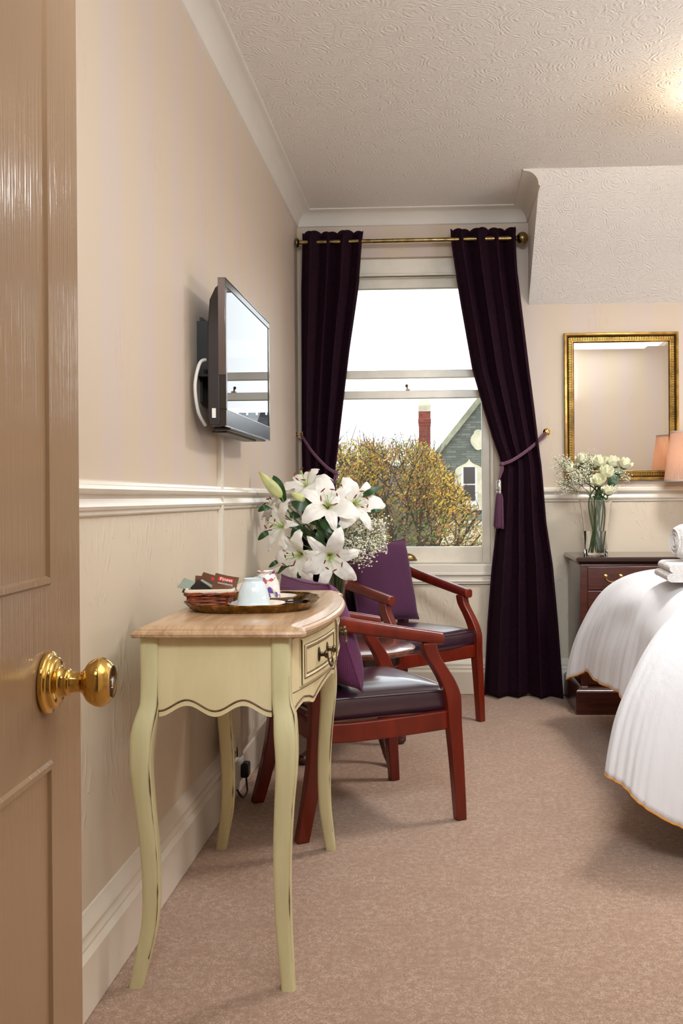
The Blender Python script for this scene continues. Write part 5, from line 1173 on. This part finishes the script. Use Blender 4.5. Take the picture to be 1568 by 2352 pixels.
# neighbour house with the tall chimney
cy_ = 46.0
nh = thing('brick_chimney_house', 'house beyond the tree carrying a tall red brick chimney with a cream cap', 'building', (O(976, 1142, cy_).x, cy_, GZ))
c0 = O(976, 1142, cy_).x; z_ = lambda py: O(976, py, cy_).z
MB().box(c0 - 4, c0 + 1.4, cy_ - .2, cy_ + 6, GZ, 1.3).build('wall', M['stone'], nh, world=True, smooth=False)
MB().prism([(cy_ - .6, 1.2), (cy_ + 6.4, 1.2), (cy_ + 2.9, 2.7)], lambda p, t_: Vector((c0 - 4.2 if t_ == 0 else c0 + 1.5, p[0], p[1]))).build('roof', M['slate'], nh, world=True, smooth=False)
hwc = 13.2 * cy_ / F
def sqr(h, z): return [Vector((c0 - h, cy_ - h, z)), Vector((c0 + h, cy_ - h, z)), Vector((c0 + h, cy_ + h, z)), Vector((c0 - h, cy_ + h, z))]
ch_ = MB().loft([sqr(hwc, .5), sqr(hwc, z_(980)), sqr(hwc * 1.06, z_(978)), sqr(hwc * 1.06, z_(973)), sqr(hwc * 1.12, z_(971)), sqr(hwc * 1.12, z_(964)), sqr(hwc * 1.04, z_(961)), sqr(hwc * 1.04, z_(946))]).build('chimney', M['brick'], nh, world=True, smooth=False)
iv = inv(nh); m_ = MB().loft([sqr(hwc * 1.08, z_(946)), sqr(hwc * 1.06, z_(932)), sqr(hwc * .85, z_(926)), sqr(hwc * .55, z_(922)), sqr(hwc * .5, z_(919))]); m_.v = [iv @ p for p in m_.v]; m_.build('chimney_cap', M['cstone'], ch_, smooth=False, label='cream stone cap')
# autumn tree
TYY = 20.0; tcx = O(880, 1142, TYY).x
tre = thing('autumn_tree', 'broad tree with gold and rust autumn leaves beyond the window', 'tree', (tcx, TYY, GZ))
rnd = random.Random(5); br = MB(); tips = []
def topz(x, y):
    u = (x - tcx) / 2.0; return 2.20 - 1.15 * abs(u) ** 3.0 - 1.0 * max(0, u - .45) + .16 * noise.noise(Vector((x * 1.6, y * .8, 2))) + .10 * noise.noise(Vector((x * 5, y * 2, 7)))
def inside(q): return abs(q.x - tcx) < 2.05 + .10 * noise.noise(q * 1.5) and q.z < topz(q.x, q.y)
def grow(p, d, ln, r_, dep):
    pts = [p]; q = p.copy(); dd = d.copy()
    for _ in range(3):
        dd = (dd + Vector((rnd.gauss(0, .10), rnd.gauss(0, .10), rnd.gauss(0, .07) + .03))).normalized(); q = q + dd * ln / 3; pts.append(q.copy())
        if dep <= 3: tips.append((q.copy(), dep))
    if q.z > topz(q.x, q.y) + .12 + .30 * rnd.random() or abs(q.x - tcx) > 2.3: return
    br.tube(pts, [lerp(r_, r_ * .62, k / 3) for k in range(4)], 5 if dep < 4 else 8)
    if dep <= 0: return
    nb = 3 if dep > 1 else 3
    for k in range(nb):
        ax = Vector((rnd.gauss(0, 1), rnd.gauss(0, 1), rnd.gauss(0, .6))).normalized(); nd = (dd + ax * rnd.uniform(.38, .75)).normalized()
        if nd.z < -.05: nd.z = .05
        grow(pts[rnd.choice((2, 3, 3))], nd, ln * rnd.uniform(.66, .86), r_ * .6, dep - 1)
trunk = MB()
for k in range(9):
    a = 2 * pi * k / 9 + .3; sp_ = rnd.uniform(.35, .85) if k % 3 else .12
    d = Vector((cos(a) * sp_, sin(a) * sp_ * .7, 1)).normalized(); grow(Vector((tcx + .15 * cos(a), TYY + .15 * sin(a), GZ + 1.5)), d, 1.75, .075, 5)
MB().tube([(tcx, TYY, GZ - .1), (tcx + .03, TYY, GZ + .8), (tcx, TYY, GZ + 1.7)], [.32, .24, .22], 12).build('trunk', M['bark'], tre, world=True)
br.build('branches', M['bark'], tre, world=True, smooth=False)
lv = [MB() for _ in range(4)]
pts_in = [t_ for t_ in tips if inside(t_[0])]
for i in range(34000):
    if i % 2:
        p, dep = rnd.choice(pts_in); q = p + Vector((rnd.gauss(0, .10), rnd.gauss(0, .10), rnd.gauss(0, .09)))
    else:
        q = Vector((tcx + rnd.uniform(-2.05, 2.05), TYY + rnd.uniform(-1.6, 1.2), rnd.uniform(-1.3, 2.3)))
        if noise.noise(q * 2.2) < -.08: continue
    if not inside(q): continue
    if q.z < .4 and rnd.random() < .35: continue
    n_ = Vector((rnd.gauss(0, 1), rnd.gauss(0, 1) - .5, rnd.gauss(0, 1))).normalized(); a = n_.orthogonal().normalized(); b = n_.cross(a); s_ = rnd.uniform(.016, .033)
    f_ = 1.2 * noise.noise(q * 1.1) + rnd.gauss(0, .30); k = 0 if f_ > .32 else (1 if f_ > .0 else (2 if f_ > -.45 else 3))
    lv[k].add([q - a * s_, q - b * s_ * .6, q + a * s_ * 1.1 + n_ * s_ * .3, q + b * s_ * .6], [(0, 1, 2, 3)])
allv = MB()
for k in range(4): allv.add(lv[k].v, lv[k].f, k)
tag(allv.build('foliage', M['leaves'], tre, world=True, smooth=False, recalc=False), kind='stuff')
# distant hedge line and shrubs low outside
